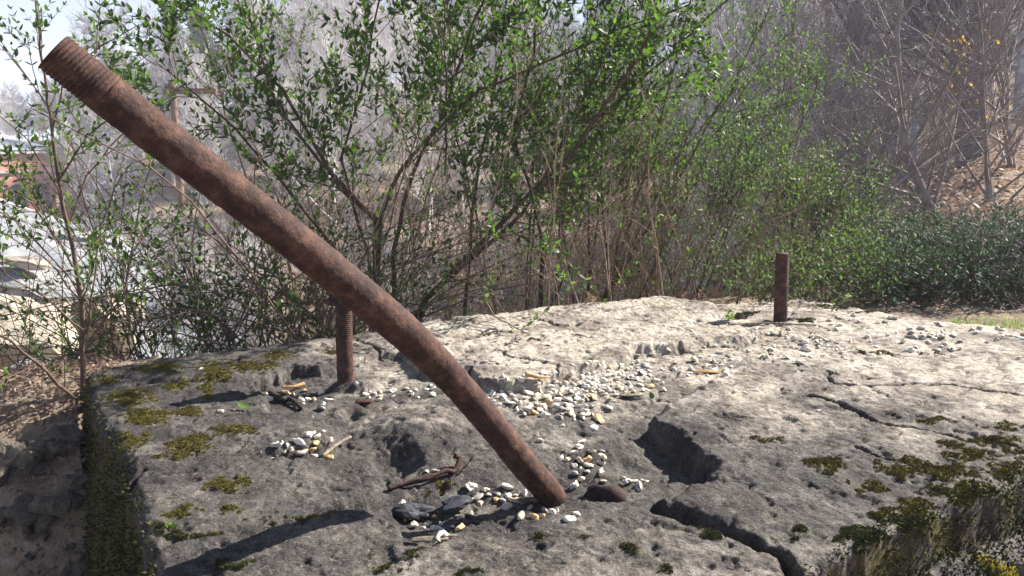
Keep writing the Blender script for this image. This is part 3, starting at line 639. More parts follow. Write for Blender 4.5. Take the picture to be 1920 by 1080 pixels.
# ------------------------------------------------------------------ plants
UP = Vector((0, 0, 1))
def rvec(): return Vector((random.gauss(0, 1), random.gauss(0, 1), random.gauss(0, 1))).normalized()
def step_path(p, d, L, K, wob, curve):
    pts = [Vector(p)]; d = Vector(d).normalized(); s = L/(K-1)
    for _ in range(K-1):
        d = (d+rvec()*wob+UP*curve).normalized(); pts.append(pts[-1]+d*s)
    return pts, d
def side_dir(d, ang, az=None):
    q = d.orthogonal().normalized(); q.rotate(Quaternion(d, random.uniform(0, 6.283) if az is None else az))
    return (d*math.cos(ang)+q*math.sin(ang)).normalized()
def poly_at(pts, t):
    f = t*(len(pts)-1); i = min(int(f), len(pts)-2); return pts[i].lerp(pts[i+1], f-i), (pts[i+1]-pts[i]).normalized()

class Leaves:
    def __init__(s): s.p = []; s.d = []; s.n = []; s.L = []; s.W = []
    def add(s, p, d, n, L, Wd): s.p.append(tuple(p)); s.d.append(tuple(d)); s.n.append(tuple(n)); s.L.append(L); s.W.append(Wd)
    def twig(s, pts, L, sp, prob=1.0, t0=.15, ratio=.42):
        ln = sum((b-a).length for a, b in zip(pts, pts[1:])); n = max(1, int(ln*(1-t0)/sp)); az = random.uniform(0, 3)
        for i in range(n+1):
            t = t0+(1-t0)*i/max(1, n); p, d = poly_at(pts, min(t, .999)); az += 1.57+random.uniform(-.3, .3)
            sc = (1-.35*t)*random.uniform(.7, 1.15)
            for k in (0, 3.14159):
                if random.random() > prob: continue
                dd = side_dir(d, random.uniform(.6, 1.1), az+k); dd = (dd+UP*.12).normalized()
                nn = (UP*.7+d*.35+rvec()*.45).normalized(); s.add(p, dd, nn, L*sc, L*sc*ratio*random.uniform(.85, 1.15))
        p, d = pts[-1], (pts[-1]-pts[-2]).normalized()
        if prob > .3: s.add(p, (d+rvec()*.3).normalized(), (UP+rvec()*.4).normalized(), L*.6, L*.6*ratio)

LEAFMESH = leaves_mesh('leaf', [(0, 0, 0)], [(1, 0, 0)], [(0, 0, 1)], [1], [1])
LEAFMESH.materials.append(LEAF_AO)
def make_plant(name, label, cat, base, tubes_main, tubes_twig, lv, leafmat, bark, group=None, singles=0, simple=False, twigmat=None, leafname='foliage'):
    root = thing(name, label, cat, tuple(base), group)
    if tubes_main.b: adopt(link('stems', tubes_main.mesh('stems'), bark), root)
    if tubes_twig is not None and tubes_twig.b: adopt(link('twigs', tubes_twig.mesh('twigs'), twigmat or bark, None, 'stuff'), root)
    if lv is not None and lv.p:
        p = np.array(lv.p); px, py, fw = proj(p[:, 0], p[:, 1], p[:, 2]); L = np.array(lv.L)
        vis = (px > -10) & (px < 1930) & (py > -10) & (py < 1080) & (fw > .2); size = np.where(vis, L*F/fw, 0)
        order = np.argsort(-size); sg = set()
        if singles:
            for i in order[:singles]:
                if size[i] < 12: break
                sg.add(int(i)); d = Vector(lv.d[i]).normalized(); n = Vector(lv.n[i]); s = n.cross(d).normalized(); n = d.cross(s)
                o = bpy.data.objects.new('leaf', LEAFMESH); COL.objects.link(o); o.parent = root
                mt = Matrix((d*lv.L[i], s*lv.W[i], n*lv.L[i])).transposed().to_4x4(); mt.translation = Vector(lv.p[i])-Vector(base); o.matrix_local = mt
        k = np.array([i for i in range(len(p)) if i not in sg])
        if len(k):
            me = leaves_mesh(leafname, p[k], np.array(lv.d)[k], np.array(lv.n)[k], L[k], np.array(lv.W)[k], simple)
            adopt(link(leafname, me, leafmat, None, 'stuff'), root)
    return root

def stems_plant(stems, nsec, lsec, ntw, ltw, leafL, sp, zleaf=(-9, -8), up=.10, spread=(.45, 1.0), prob=1.0, rs=.35, tw_r=.0012, sec_t0=.2, K=6, nter=0):
    """stems: [(points, r0, r1)]"""
    tm, tt, lv = Tubes(), Tubes(), Leaves()
    for pts, r0, r1 in stems:
        # denser, slightly crooked main stem
        fine = []
        for a, b in zip(pts, pts[1:]):
            for t in (0, .33, .66): fine.append(a.lerp(b, t)+rvec()*(b-a).length*.02)
        fine.append(pts[-1]); tm.add(fine, r0, r1, 7)
        ln = sum((b-a).length for a, b in zip(pts, pts[1:])); ns = int(nsec*ln)
        for i in range(ns):
            t = random.uniform(sec_t0, 1); p, d = poly_at(fine, min(t, .999)); d2 = side_dir(d, random.uniform(*spread)); L = lsec*random.uniform(.4, 1.2)*(1-.4*t)
            sp_, dl = step_path(p, d2, L, K, .10, up); rr = (r0+(r1-r0)*t)*rs; tt.add(sp_, max(rr, tw_r*1.6), tw_r, 5)
            for j in range(max(1, int(ntw*L/lsec))):
                u = random.uniform(.15, 1); q, dq = poly_at(sp_, min(u, .999)); pb = prob*float(sst(zleaf[0], zleaf[1], q.z))
                tp, _ = step_path(q, side_dir(dq, random.uniform(.4, 1.0)), ltw*random.uniform(.5, 1.3), 4, .12, up*.8); tt.add(tp, tw_r*1.2, tw_r*.5, 3)
                if pb > .05: lv.twig(tp, leafL, sp, pb)
                for _ in range(nter):
                    q2, dq2 = poly_at(tp, random.uniform(.1, .9)); t3, _ = step_path(q2, side_dir(dq2, random.uniform(.4, 1)), ltw*.6, 3, .1, up); tt.add(t3, tw_r*.8, tw_r*.4, 3)
                    if pb > .05: lv.twig(t3, leafL*.9, sp, pb)
            if float(sst(zleaf[0], zleaf[1], sp_[-1].z)) > .3: lv.twig(sp_[2:], leafL, sp*1.2, prob)
    return tm, tt, lv
def PX(*pts): return [PD(*p) for p in pts]

# the big privet behind the slab
g0 = Vector((-.45, 2.95, -.35))
big = [(PX((770, 640, 2.85), (800, 560, 2.8), (905, 455, 2.75), (1000, 360, 2.7), (1085, 270, 2.65), (1170, 150, 2.6), (1230, 40, 2.55), (1262, -90, 2.5)), .013, .004),
       (PX((760, 640, 2.9), (790, 570, 2.9), (880, 490, 2.9), (980, 400, 2.95), (1040, 300, 2.95), (1120, 130, 3.0), (1190, -60, 3.0)), .012, .004),
       (PX((712, 660, 2.7), (706, 520, 2.65), (704, 410, 2.6), (640, 355, 2.7), (590, 270, 2.75), (530, 170, 2.8), (430, 70, 2.85), (300, -15, 2.9)), .0125, .0035),
       (PX((708, 560, 2.66), (712, 410, 2.64), (750, 320, 2.65), (800, 260, 2.7), (900, 170, 2.75), (1020, 120, 2.75), (1150, 60, 2.75), (1290, 10, 2.7)), .009, .003),
       (PX((745, 650, 2.75), (738, 470, 2.75), (770, 330, 2.75), (835, 210, 2.8), (870, 90, 2.85), (930, -60, 2.9)), .010, .004),
       (PX((870, 630, 3.0), (880, 460, 3.0), (900, 300, 3.0), (930, 150, 3.0), (960, -60, 3.0)), .009, .003),
       (PX((1012, 600, 3.3), (1020, 470, 3.3), (1000, 370, 3.25), (960, 250, 3.2), (1000, 100, 3.1), (1010, -50, 3.0)), .011, .004),
       (PX((730, 640, 2.7), (650, 500, 2.75), (590, 420, 2.8), (520, 330, 2.8), (440, 240, 2.75), (360, 170, 2.7), (290, 115, 2.65)), .008, .002),
       (PX((704, 420, 2.6), (600, 300, 2.6), (520, 200, 2.65), (480, 80, 2.7), (440, -60, 2.7)), .007, .003),
       (PX((835, 330, 2.6), (835, 150, 2.6), (836, -50, 2.6)), .0045, .002),
       (PX((1010, 360, 2.7), (1120, 220, 2.8), (1260, 100, 2.9), (1400, -30, 3.0)), .007, .003),
       (PX((700, 640, 2.9), (690, 480, 2.9), (640, 300, 2.9), (690, 120, 2.9), (720, -60, 2.9)), .008, .003)]
big = [([cam.location+(p-cam.location)*1.27 for p in pts], a*1.15, b*1.2) for pts, a, b in big]
random.seed(5)
tm, tt, lv = stems_plant(big, 8.5, .52, 7, .22, .050, .033, (.12, .5), up=.09, tw_r=.0012, nter=1, sec_t0=.25, prob=.9)
make_plant('privet_bush', 'large green privet bush with spreading brown stems behind the slab', 'bush', (-.35, 3.55, -.7), tm, tt, lv, LEAF_A, BARK, singles=295)
print('big leaves', len(lv.p))

# left privet
random.seed(8)
left = [(PX((152, 770, 2.25), (155, 640, 2.25), (150, 540, 2.25), (128, 430, 2.25), (108, 330, 2.22), (96, 240, 2.2), (86, 160, 2.2), (72, 60, 2.2), (60, -40, 2.2)), .0085, .0018),
        (PX((160, 640, 2.3), (178, 520, 2.35), (188, 430, 2.4), (215, 350, 2.4), (250, 300, 2.4)), .0035, .001),
        (PX((128, 430, 2.25), (160, 330, 2.3), (230, 250, 2.35), (300, 190, 2.4)), .003, .001),
        (PX((110, 340, 2.2), (160, 260, 2.15), (220, 210, 2.1), (245, 190, 2.1)), .003, .001),
        (PX((96, 250, 2.2), (120, 150, 2.2), (180, 90, 2.2), (262, 45, 2.2)), .003, .001),
        (PX((150, 560, 2.25), (80, 480, 2.1), (-20, 420, 2.0)), .003, .001), (PX((140, 500, 2.2), (60, 380, 2.0), (-30, 330, 1.9)), .003, .001),
        (PX((110, 350, 2.2), (50, 260, 2.1), (-20, 200, 2.0)), .0025, .001), (PX((155, 620, 2.2), (90, 560, 2.1), (20, 520, 2.0), (-40, 470, 2.0)), .003, .001),
        (PX((150, 760, 2.25), (90, 700, 2.15), (20, 640, 2.05), (-60, 590, 2.0)), .006, .002), (PX((165, 640, 2.3), (230, 560, 2.3), (250, 470, 2.35), (300, 400, 2.4)), .003, .001),
        (PX((90, 200, 2.2), (40, 130, 2.2), (-20, 60, 2.2)), .002, .001)]
tm, tt, lv = stems_plant(left, 10, .27, 6, .11, .026, .020, (-.9, -.3), up=.06, tw_r=.0009, prob=.9, sec_t0=.08, spread=(.5, 1.1))
make_plant('privet_bush', 'slender young privet with small leaves at the left corner of the slab', 'bush', (-1.25, 2.25, -.1), tm, tt, lv, LEAF_A, BARK2, singles=295)
print('left leaves', len(lv.p))

# low thickets: arching canes with leaves
def thicket(name, label, cat, region, n, Lr, rad_, leafL, leafmat, bark, prob, ntw, seed, group=None, singles=0, simple=True, upb=1.0, sp=.03, droop=-.14, wob=.16, twl=.18, zb=None):
    random.seed(seed); tm, tt, lv = Tubes(), Tubes(), Leaves(); cx = cy = 0
    for i in range(n):
        px, Y = random.uniform(region[0], region[1]), random.uniform(region[2], region[3]); x = (px-960)/F*Y; z = tz(x, Y) if zb is None else zb
        cx += x/n; cy += Y/n
        d = (UP*upb+Vector((random.gauss(0, .5), random.gauss(0, .4), 0))).normalized(); L = random.uniform(*Lr)+max(0, -.07-z)*.8
        pts, _ = step_path((x, Y, z-.03), d, L, 9, wob, droop); r = rad_*random.uniform(.6, 1.3); tm.add(pts, r, r*.4, 5)
        for j in range(ntw):
            u = random.uniform(.2, 1); q, dq = poly_at(pts, min(u, .999)); tp, _ = step_path(q, side_dir(dq, random.uniform(.5, 1.2)), twl*random.uniform(.5, 1.4), 4, .2, .02)
            tt.add(tp, r*.4, r*.15, 3)
            if random.random() < prob: lv.twig(tp, leafL, sp, .85)
    return make_plant(name, label, cat, (cx, cy, tz(cx, cy)), tm, tt, lv, leafmat, bark, group, singles, simple)
thicket('bramble_thicket', 'tangle of brown canes and green leaves behind the near left edge of the slab', 'brambles', (230, 700, 2.75, 3.8), 150, (.5, 1.25), .0035, .036, LEAF_A, BARK2, .5, 9, 21, singles=200, simple=False)
thicket('bramble_thicket', 'bare tangled canes left of the slab below the slender privet', 'brambles', (-60, 330, 2.7, 4.2), 80, (.4, .95), .003, .026, LEAF_A, BARK2, .22, 8, 22, singles=80, simple=False)
thicket('dead_brush', 'dry brown upright stems in the shade under the large privet', 'brush', (540, 1280, 3.0, 5.4), 230, (.4, 1.1), .0032, .03, LEAF_A, TWIG, .10, 10, 23, upb=2.0, droop=-.03, wob=.11, twl=.3)
thicket('dead_brush', 'dry brown stems behind the back edge between the privet and the far bolt', 'brush', (1000, 1600, 3.7, 5.4), 170, (.4, .9), .003, .03, LEAF_B, TWIG, .25, 9, 24, upb=1.8, droop=-.04, wob=.12, twl=.25)
thicket('bramble_thicket', 'dark blue green bramble mound at the right behind the slab', 'brambles', (1640, 2100, 3.4, 5.6), 640, (.12, .32), .0035, .032, LEAF_C, BARK2, .95, 9, 26, upb=1.1, droop=-.15, twl=.14, sp=.026)
thicket('bramble_thicket', 'low leafy brambles against the foot of the right hedge', 'brambles', (1380, 1700, 3.35, 4.8), 150, (.14, .36), .003, .028, LEAF_B, BARK2, .85, 8, 26, upb=1.2, droop=-.1)
thicket('bramble_thicket', 'purple brown bare canes hanging over the right end of the slab', 'brambles', (1820, 2080, 3.5, 4.2), 90, (.35, .7), .003, .028, LEAF_C, BARK4, .10, 8, 27, upb=.9, droop=-.2, wob=.14, twl=.25)

# small leaved privets forming the hedge at right
def hedge_bush(px, Y, h, spread_, n, leafL, seed, label, leafmat=LEAF_B, group='small leaved privets behind the slab', ns=7, lean=(.15, 0)):
    random.seed(seed); x = (px-960)/F*Y; z = tz(x, Y); drop_ = max(0, -.07-z); h += drop_; st = []
    for i in range(n):
        a = random.uniform(0, 6.28); d = Vector((math.cos(a)*spread_+lean[0], math.sin(a)*spread_*.7+lean[1], 1)).normalized()
        pts, _ = step_path((x+random.uniform(-.12, .12), Y+random.uniform(-.12, .12), z-.05), d, h*random.uniform(.75, 1.15), 6, .07, .06); st.append((pts, .008, .002))
    tm, tt, lv = stems_plant(st, ns, h*.32, 8, .17, leafL, .026, (z+.1, z+.45), up=.08, tw_r=.0014, nter=1, prob=.75, sec_t0=min(.6, .2+drop_/h))
    make_plant('privet_bush', label, 'bush', (x, Y, z), tm, tt, lv, leafmat, BARK, group, 0, True); return len(lv.p)
tot = 0
for i, (px, Y, h, s, n, L, lb) in enumerate([(1130, 4.0, 1.45, .42, 9, .034, 'tall small leaved privet showing right through the large privet'), (1270, 4.6, 1.05, .5, 8, .034, 'leafy privet between the large privet and the far bolt'), (1390, 4.9, .70, .5, 7, .034, 'privet directly behind the far bolt'),
                                         (1510, 4.7, .50, .5, 8, .032, 'privet with sunlit yellow green leaves just right of the far bolt'), (1620, 5.0, .30, .6, 5, .03, 'bluish privet behind the bramble mound'), (990, 4.4, 1.5, .4, 6, .034, 'privet standing behind the middle of the large privet'),
                                         (1170, 6.0, 1.3, .5, 7, .036, 'privet in the second row right of the large privet'), (600, 4.8, 1.8, .4, 4, .034, 'thin privet seen through the left branches of the large privet')]):
    tot += hedge_bush(px, Y, h, s, n, L, 40+i, lb)
print('hedge leaves', tot)

# ------------------------------------------------------------------ bare trees
def bare_tree_tubes(trunk, r0, r1, nb, lb, ang, up, levels, rmin, seed, t0=.25, decay=.5, nch=5, K=5, wob=.07):
    random.seed(seed); tr, br = Tubes(), Tubes(); tr.add(trunk, r0, r1, 7)
    def go(p, d, L, r, lev):
        pts, _ = step_path(p, d, L, K, wob, up); br.add(pts, r, max(rmin, r*.35), 4 if lev == 0 else 3)
        if lev+1 < levels:
            for _ in range(nch if lev else nch+1):
                t = random.uniform(.15, 1); q, dq = poly_at(pts, min(t, .999)); go(q, side_dir(dq, random.uniform(.35, .95)), L*decay*random.uniform(.6, 1.25), max(rmin, r*.45*(1-.4*t)), lev+1)
    for i in range(nb):
        t = t0+(1-t0)*(i+random.random())/nb; p, d = poly_at(trunk, min(t, .999)); go(p, side_dir(d, random.uniform(*ang)), lb*(1.1-.65*t)*random.uniform(.7, 1.2), (r0+(r1-r0)*t)*.42, 0)
    return tr, br
def near_tree(px, Y, path, r0, r1, nb, lb, ang, up, rmin, seed, label, bark=BARK4, levels=3, nch=5, group=None, t0=.1, decay=.5, name='bare_tree'):
    pts = [PD(a, b, c) for a, b, c in path]; base = pts[0].copy(); g = tz(base.x, base.y); pts = [Vector((base.x, base.y, g-.1))]+pts if base.z > g+.1 else pts
    fine = []
    for a, b in zip(pts, pts[1:]):
        for t in (0, .5): fine.append(a.lerp(b, t)+rvec()*(b-a).length*.015)
    fine.append(pts[-1]); tr, br = bare_tree_tubes(fine, r0, r1, int(nb*.75), lb, ang, up, levels, rmin, seed, t0=t0, decay=decay, nch=nch)
    root = thing(name, label, 'tree', (fine[0].x, fine[0].y, g), group)
    adopt(link('trunk', tr.mesh('trunk'), bark), root); adopt(link('crown', br.mesh('crown'), bark, None, 'stuff'), root); return root
near_tree(0, 0, [(1490, 470, 9), (1470, 300, 9), (1480, 150, 9), (1490, 0, 9), (1470, -140, 9)], .055, .02, 26, 1.5, (.5, .9), .05, .0035, 71, 'slim dark tree left of the reddish one behind the far bolt')
near_tree(0, 0, [(1560, 480, 10), (1552, 300, 10), (1556, 150, 10), (1553, -150, 10)], .065, .03, 30, 1.9, (.4, .8), .05, .0035, 72, 'reddish upright tree with fine ascending branches in the middle right')
near_tree(0, 0, [(1640, 480, 10.5), (1655, 300, 10.5), (1680, 130, 10.5), (1690, -150, 10.5)], .05, .025, 30, 1.9, (.5, .9), .05, .0035, 73, 'slender tree with long slanting branches right of the reddish tree')
near_tree(0, 0, [(1412, 470, 12), (1395, 300, 12), (1370, 150, 12), (1372, -100, 12)], .07, .03, 24, 2.0, (.5, .9), .05, .004, 74, 'thin grey tree where the bush foliage ends', BARK3)
near_tree(0, 0, [(1612, 500, 18), (1610, 250, 18), (1606, -150, 18)], .17, .12, 22, 2.5, (.6, 1.1), .04, .006, 75, 'straight blue grey trunk behind the slim trees', BARK6, t0=.3)
near_tree(0, 0, [(1850, 400, 14), (1815, 300, 14), (1812, 180, 14), (1800, 80, 14), (1735, -20, 14), (1690, -120, 14)], .21, .12, 18, 2.4, (.6, 1.1), .04, .005, 76, 'large forked tree with a limb slanting to the left at top right', BARK6, t0=.4)
near_tree(0, 0, [(1815, 330, 14.1), (1812, 200, 14.1), (1800, 90, 14.1), (1798, -150, 14.1)], .18, .12, 14, 2.2, (.6, 1.1), .04, .005, 77, 'left upright stem of the big clump at top right', BARK6, t0=.4)
near_tree(0, 0, [(1832, 400, 13.6), (1838, 200, 13.6), (1835, 90, 13.6), (1850, -150, 13.6)], .13, .10, 16, 2.2, (.6, 1.1), .04, .005, 78, 'right upright stem of the big clump at top right', BARK6, t0=.4)
near_tree(0, 0, [(1790, 440, 9), (1740, 380, 9), (1700, 290, 9), (1690, 200, 9), (1680, 60, 9), (1700, -60, 9)], .06, .02, 20, 1.8, (.5, 1.0), .04, .0035, 79, 'crooked tree leaning left out of the bramble mound', BARK4)
near_tree(0, 0, [(1850, 460, 8.5), (1855, 360, 8.5), (1850, 290, 8.5), (1840, 160, 8.5), (1860, 0, 8.5)], .04, .015, 22, 1.5, (.5, 1.0), .04, .003, 80, 'small many branched sapling above the bramble mound', BARK4)
near_tree(0, 0, [(1760, 440, 10), (1720, 360, 10), (1660, 300, 10), (1590, 380, 9.6)], .05, .02, 14, 1.5, (.5, 1.1), .08, .0035, 81, 'low arching bare sapling beside the bramble mound', BARK4)
near_tree(0, 0, [(1420, 560, 8), (1560, 440, 8.5), (1700, 330, 9), (1820, 250, 9.5), (1960, 180, 10)], .03, .012, 22, 1.5, (.4, .9), .03, .003, 82, 'long bare branch of a fallen sapling slanting across the right', BARK4)
near_tree(0, 0, [(1910, 420, 11), (1890, 250, 11), (1870, 120, 11), (1880, -100, 11)], .06, .03, 22, 1.8, (.5, 1.0), .04, .004, 83, 'tree with small orange leaves at the right edge', BARK4)
near_tree(0, 0, [(1330, 500, 14), (1345, 300, 14), (1330, 100, 14), (1340, -100, 14)], .07, .04, 20, 2.4, (.5, 1.0), .04, .005, 84, 'thin grey tree half hidden by the bush at right of centre', BARK3)
random.seed(3); lv = Leaves()
for _ in range(70):
    px, py = (random.gauss(1810, 20), random.gauss(85, 22)) if _ < 26 else (random.uniform(1740, 1915), random.uniform(60, 240))
    p = PD(px, py, 11+random.uniform(-1, 1)); lv.add(p, rvec(), rvec(), .07, .045)
me = leaves_mesh('clinging_leaves', lv.p, lv.d, lv.n, lv.L, lv.W); tag(link('clinging_leaves', me, LEAF_Y, None, 'stuff'), 'few yellow and orange leaves still clinging to twigs at top right', 'leaves')

# forest prototypes, copied over the slopes
protos = []
for k in range(6):
    random.seed(200+k); H = [10, 11, 8, 10.5, 9, 12][k]
    tp, _ = step_path((0, 0, -.3), UP, H, 9, .05, .08)
    tr, br = bare_tree_tubes(tp, .16, .03, 34, 3.6, (.45, 1.05), .07, 4 if k < 3 else 3, .011, 300+k, t0=.12, decay=.52, nch=5 if k < 3 else 8)
    v1, q1 = tr.arrays(); v2, q2 = br.arrays(); bark = [BARK5, BARK3, BARK3, BARK5, BARK4, BARK3][k]
    me = mesh_np('bare_tree', np.vstack([v1, v2]), [np.vstack([q1, q2+len(v1)])]); me.materials.append(bark); protos.append(me)
    print('tree tris', len(q1)*2+len(q2)*2)
def put_tree(x, y, sc, k, label, group):
    o = bpy.data.objects.new('bare_tree', protos[k]); COL.objects.link(o); o.location = (x, y, tz(x, y)); o.rotation_euler = (0, 0, random.uniform(0, 6.28)); o.scale = (sc, sc, sc*random.uniform(.9, 1.15))
    return tag(o, label, 'tree', group)
random.seed(77)
def zone(n, px0, px1, Y0, Y1, s0, s1, label, group, ks=(0, 1, 2, 3, 4, 5)):
    got = []
    for _ in range(n*8):
        if len(got) >= n: break
        Y = math.sqrt(random.uniform(Y0*Y0, Y1*Y1)); px = random.uniform(px0, px1); x = (px-960)/F*Y
        if min([math.hypot(x-a, Y-b) for a, b in got] or [9e9]) < Y*.022: continue
        got.append((x, Y)); put_tree(x, Y, random.uniform(s0, s1), random.choice(ks), label, group)
zone(22, 150, 900, 28, 42, .45, .75, 'pale bare tree on the valley floor beyond the left bushes', 'bare trees along the valley floor', (0, 3, 1))
zone(22, 140, 480, 44, 72, .35, .6, 'small bare tree on the wooded slope just right of the brick building', 'bare trees right of the brick building')
zone(48, 480, 1000, 42, 74, .5, .8, 'bare grey tree on the wooded hillside behind the pole', 'bare trees on the left hillside')
zone(22, -220, 160, 63, 80, .3, .48, 'bare grey tree on the slope behind the brick building', 'bare trees behind the brick building')
zone(52, 900, 2000, 36, 76, .55, .9, 'bare grey tree high on the wooded slope at right', 'bare trees on the right hillside', (0, 1, 2, 3, 5))
zone(14, 1200, 2050, 17, 32, .5, .85, 'bare tree among the nearer woods at right', 'bare trees on the near right slope', (1, 2, 3, 5))
zone(12, -200, 450, 78, 92, .3, .5, 'small bare tree on the skyline at the far left', 'bare trees on the left skyline')
zone(26, 450, 2100, 76, 92, .65, .85, 'bare tree along the skyline ridge', 'bare trees on the ridge')
def brush(n, px0, px1, Y0, Y1, s0, s1, label, group):
    for _ in range(n):
        Y = random.uniform(Y0, Y1); px = random.uniform(px0, px1); o = put_tree((px-960)/F*Y, Y, random.uniform(s0, s1), random.choice((0, 1, 2, 3)), label, group); o.name = 'bare_shrub'; o['category'] = 'shrub'; o.scale.z *= .8; o.location.z -= .25
brush(46, 60, 720, 11, 28, .12, .24, 'leafless grey shrub on the bank beyond the left brambles', 'leafless shrubs on the left bank')
brush(46, 720, 1500, 8, 24, .12, .24, 'leafless brown shrub glimpsed behind the large privet', 'leafless shrubs behind the privets')
# pines
def pine(px, Y, H, seed, label):
    random.seed(seed); x = (px-960)/F*Y; z = tz(x, Y); tp, _ = step_path((x, Y, z), UP, H, 7, .02, .1); tr, br, lv = Tubes(), Tubes(), Leaves(); tr.add(tp, H*.016, .03, 7)
    for i in range(60):
        t = .3+.7*i/60; p, d = poly_at(tp, min(t, .999)); pts, _ = step_path(p, side_dir(d, random.uniform(1.0, 1.5)), H*.24*(1.2-t)*random.uniform(.7, 1.2), 4, .1, .05); br.add(pts, .03, .012, 3)
        for j in range(22):
            q, dq = poly_at(pts, random.uniform(.3, .999))
            for _ in range(3): lv.add(q+rvec()*.25, rvec()+UP*.4, rvec(), .35, .06)
    make_plant('pine_tree', label, 'tree', (x, Y, z), tr, br, lv, LEAF_P, BARK4, None, 0, True)
    
pine(400, 44, 8.0, 1, 'green pine on the hillside above the brown crossarm'); pine(470, 58, 10, 2, 'green pine behind the upper left branches of the big privet'); pine(1905, 34, 6.5, 3, 'green pine at the top right corner'); pine(345, 60, 8, 4, 'hazy pine near the skyline at the left')

# ------------------------------------------------------------------ leaf litter, grass, rubble
def scatter(name, n, fx, L, m, label, cat, lay=.35, ratio=.6, lift=.01, simple=True):
    P_ = np.array([fx() for _ in range(n)]); z = terrain(P_[:, 0], P_[:, 1])+lift; p = np.column_stack([P_, z])
    d = RNG.normal(0, 1, (n, 3))*[1, 1, lay]; nn = RNG.normal(0, lay, (n, 3))+[0, 0, 1]; Ls = L*RNG.uniform(.6, 1.3, n)
    tag(link(name, leaves_mesh(name, p, d, nn, Ls, Ls*ratio, simple), m, None, 'stuff'), label, cat)
def reg(px0, px1, Y0, Y1):
    def f():
        Y = math.sqrt(RNG.uniform(Y0*Y0, Y1*Y1)); return ((RNG.uniform(px0, px1)-960)/F*Y, Y)
    return f
scatter('leaf_litter', 34000, reg(1150, 2100, 6.0, 26), .10, LEAF_D, 'pinkish brown fallen leaves covering the slope at right', 'leaf litter', .5)
scatter('leaf_litter', 26000, reg(150, 1400, 3.3, 20), .075, LEAF_D, 'dry leaves on the bank beyond the bushes', 'leaf litter', .5)
scatter('leaf_litter', 20000, reg(-300, 200, 1.3, 3.6), .018, LEAF_D, 'dry leaf scraps on the dirt left of the slab', 'leaf litter', .5, .5, .004)
def blades(name, n, fx, H, m, label, cat, wd=.05, lean=.5):
    P_ = np.array([fx() for _ in range(n)]); z = terrain(P_[:, 0], P_[:, 1])-.005; p = np.column_stack([P_, z]); d = RNG.normal(0, lean, (n, 3)); d[:, 2] = 1
    Ls = H*RNG.uniform(.4, 1.3, n); tag(link(name, leaves_mesh(name, p, d, RNG.normal(0, 1, (n, 3)), Ls, Ls*wd+.001, True), m, None, 'stuff'), label, cat)
blades('grass', 2600, lambda: ((lambda Y: ((RNG.uniform(1800, 2100)-960)/F*Y, Y))(RNG.uniform(2.8, 3.15))), .022, GRASS, 'short green grass at the right behind the slab', 'grass')
blades('grass', 1500, lambda: ((lambda Y: ((RNG.uniform(1420, 1760)-960)/F*Y, Y))(RNG.uniform(3.3, 4.0))), .018, STRAW, 'thin dry grass behind the far bolt', 'grass')
blades('grass', 500, lambda: (RNG.normal(-1.02, .04), RNG.normal(1.52, .04)), .09, GRASS, 'green grass tuft in the bottom left corner', 'grass', .05, .4)

ROCKP = mat_simple('pale_rock', (.08, .065, .05), (.24, .20, .16), 12, .9, .7, .02, rnd=.4, extra=(.13, .11, .09))
rubm = [rock_mesh('rubble_stone', 3, .9, 400+i, (1, RNG.uniform(.6, .9), RNG.uniform(.5, .8)), 1) for i in range(5)]
for q in rubm: q.materials.append(ROCKP)
random.seed(9)
def stone_at(x, y, s, label, group, name='rubble_stone', dz=.2):
    o = bpy.data.objects.new(name, random.choice(rubm)); COL.objects.link(o); o.location = (x, y, tz(x, y)+s*dz); o.scale = (s, s, s); o.rotation_euler = (random.uniform(-.5, .5), random.uniform(-.5, .5), random.uniform(0, 6.28)); tag(o, label, 'stone', group)
for px, py, s in ((60, 915, .06), (105, 920, .07), (130, 905, .04), (35, 965, .05), (60, 975, .08), (100, 985, .05), (15, 900, .07), (135, 1040, .05), (20, 1010, .06), (90, 1060, .06), (140, 960, .045), (5, 860, .05), (70, 880, .04)):
    g = on_ground(px, py, -.4); stone_at(g.x, g.y, s, 'rough pale stone in the rubble at the foot of the slab, bottom left', 'rubble stones left of the slab')
for k in range(34):
    g = on_ground(random.uniform(-40, 150), random.uniform(890, 1075), -.45); stone_at(g.x, g.y, random.uniform(.015, .045), 'small dark rubble piece at the foot of the slab, bottom left', 'small rubble left of the slab')
for k in range(26):
    px, Y = random.uniform(-150, 160), random.uniform(2.8, 5.5); stone_at((px-960)/F*Y, Y, random.uniform(.05, .16), 'pale stone on the bank below the slender privet', 'stones on the left bank')
# dry grass stalks bottom left
tb = Tubes(); b = on_ground(60, 1050, -.4)
for tx, ty in ((50, 900), (120, 890), (5, 930), (150, 930), (75, 1000), (110, 960), (20, 1000), (40, 960), (85, 980), (110, 1070), (130, 1010), (150, 1075), (60, 950), (90, 1090), (10, 980), (145, 950)):
    e = PD(tx, ty, b.y-.05+random.uniform(-.06, .1)); mid = b.lerp(e, .5)+Vector((0, 0, random.uniform(.01, .05))); tb.add([b+rvec()*.01, b.lerp(mid, .5)+Vector((0, 0, .01)), mid, mid.lerp(e, .6), e], .0016, .0007, 4)
tag(link('dry_grass_clump', tb.mesh('dry_grass_clump'), STRAW), 'bent straw coloured grass stalks in the bottom left corner', 'dry grass')

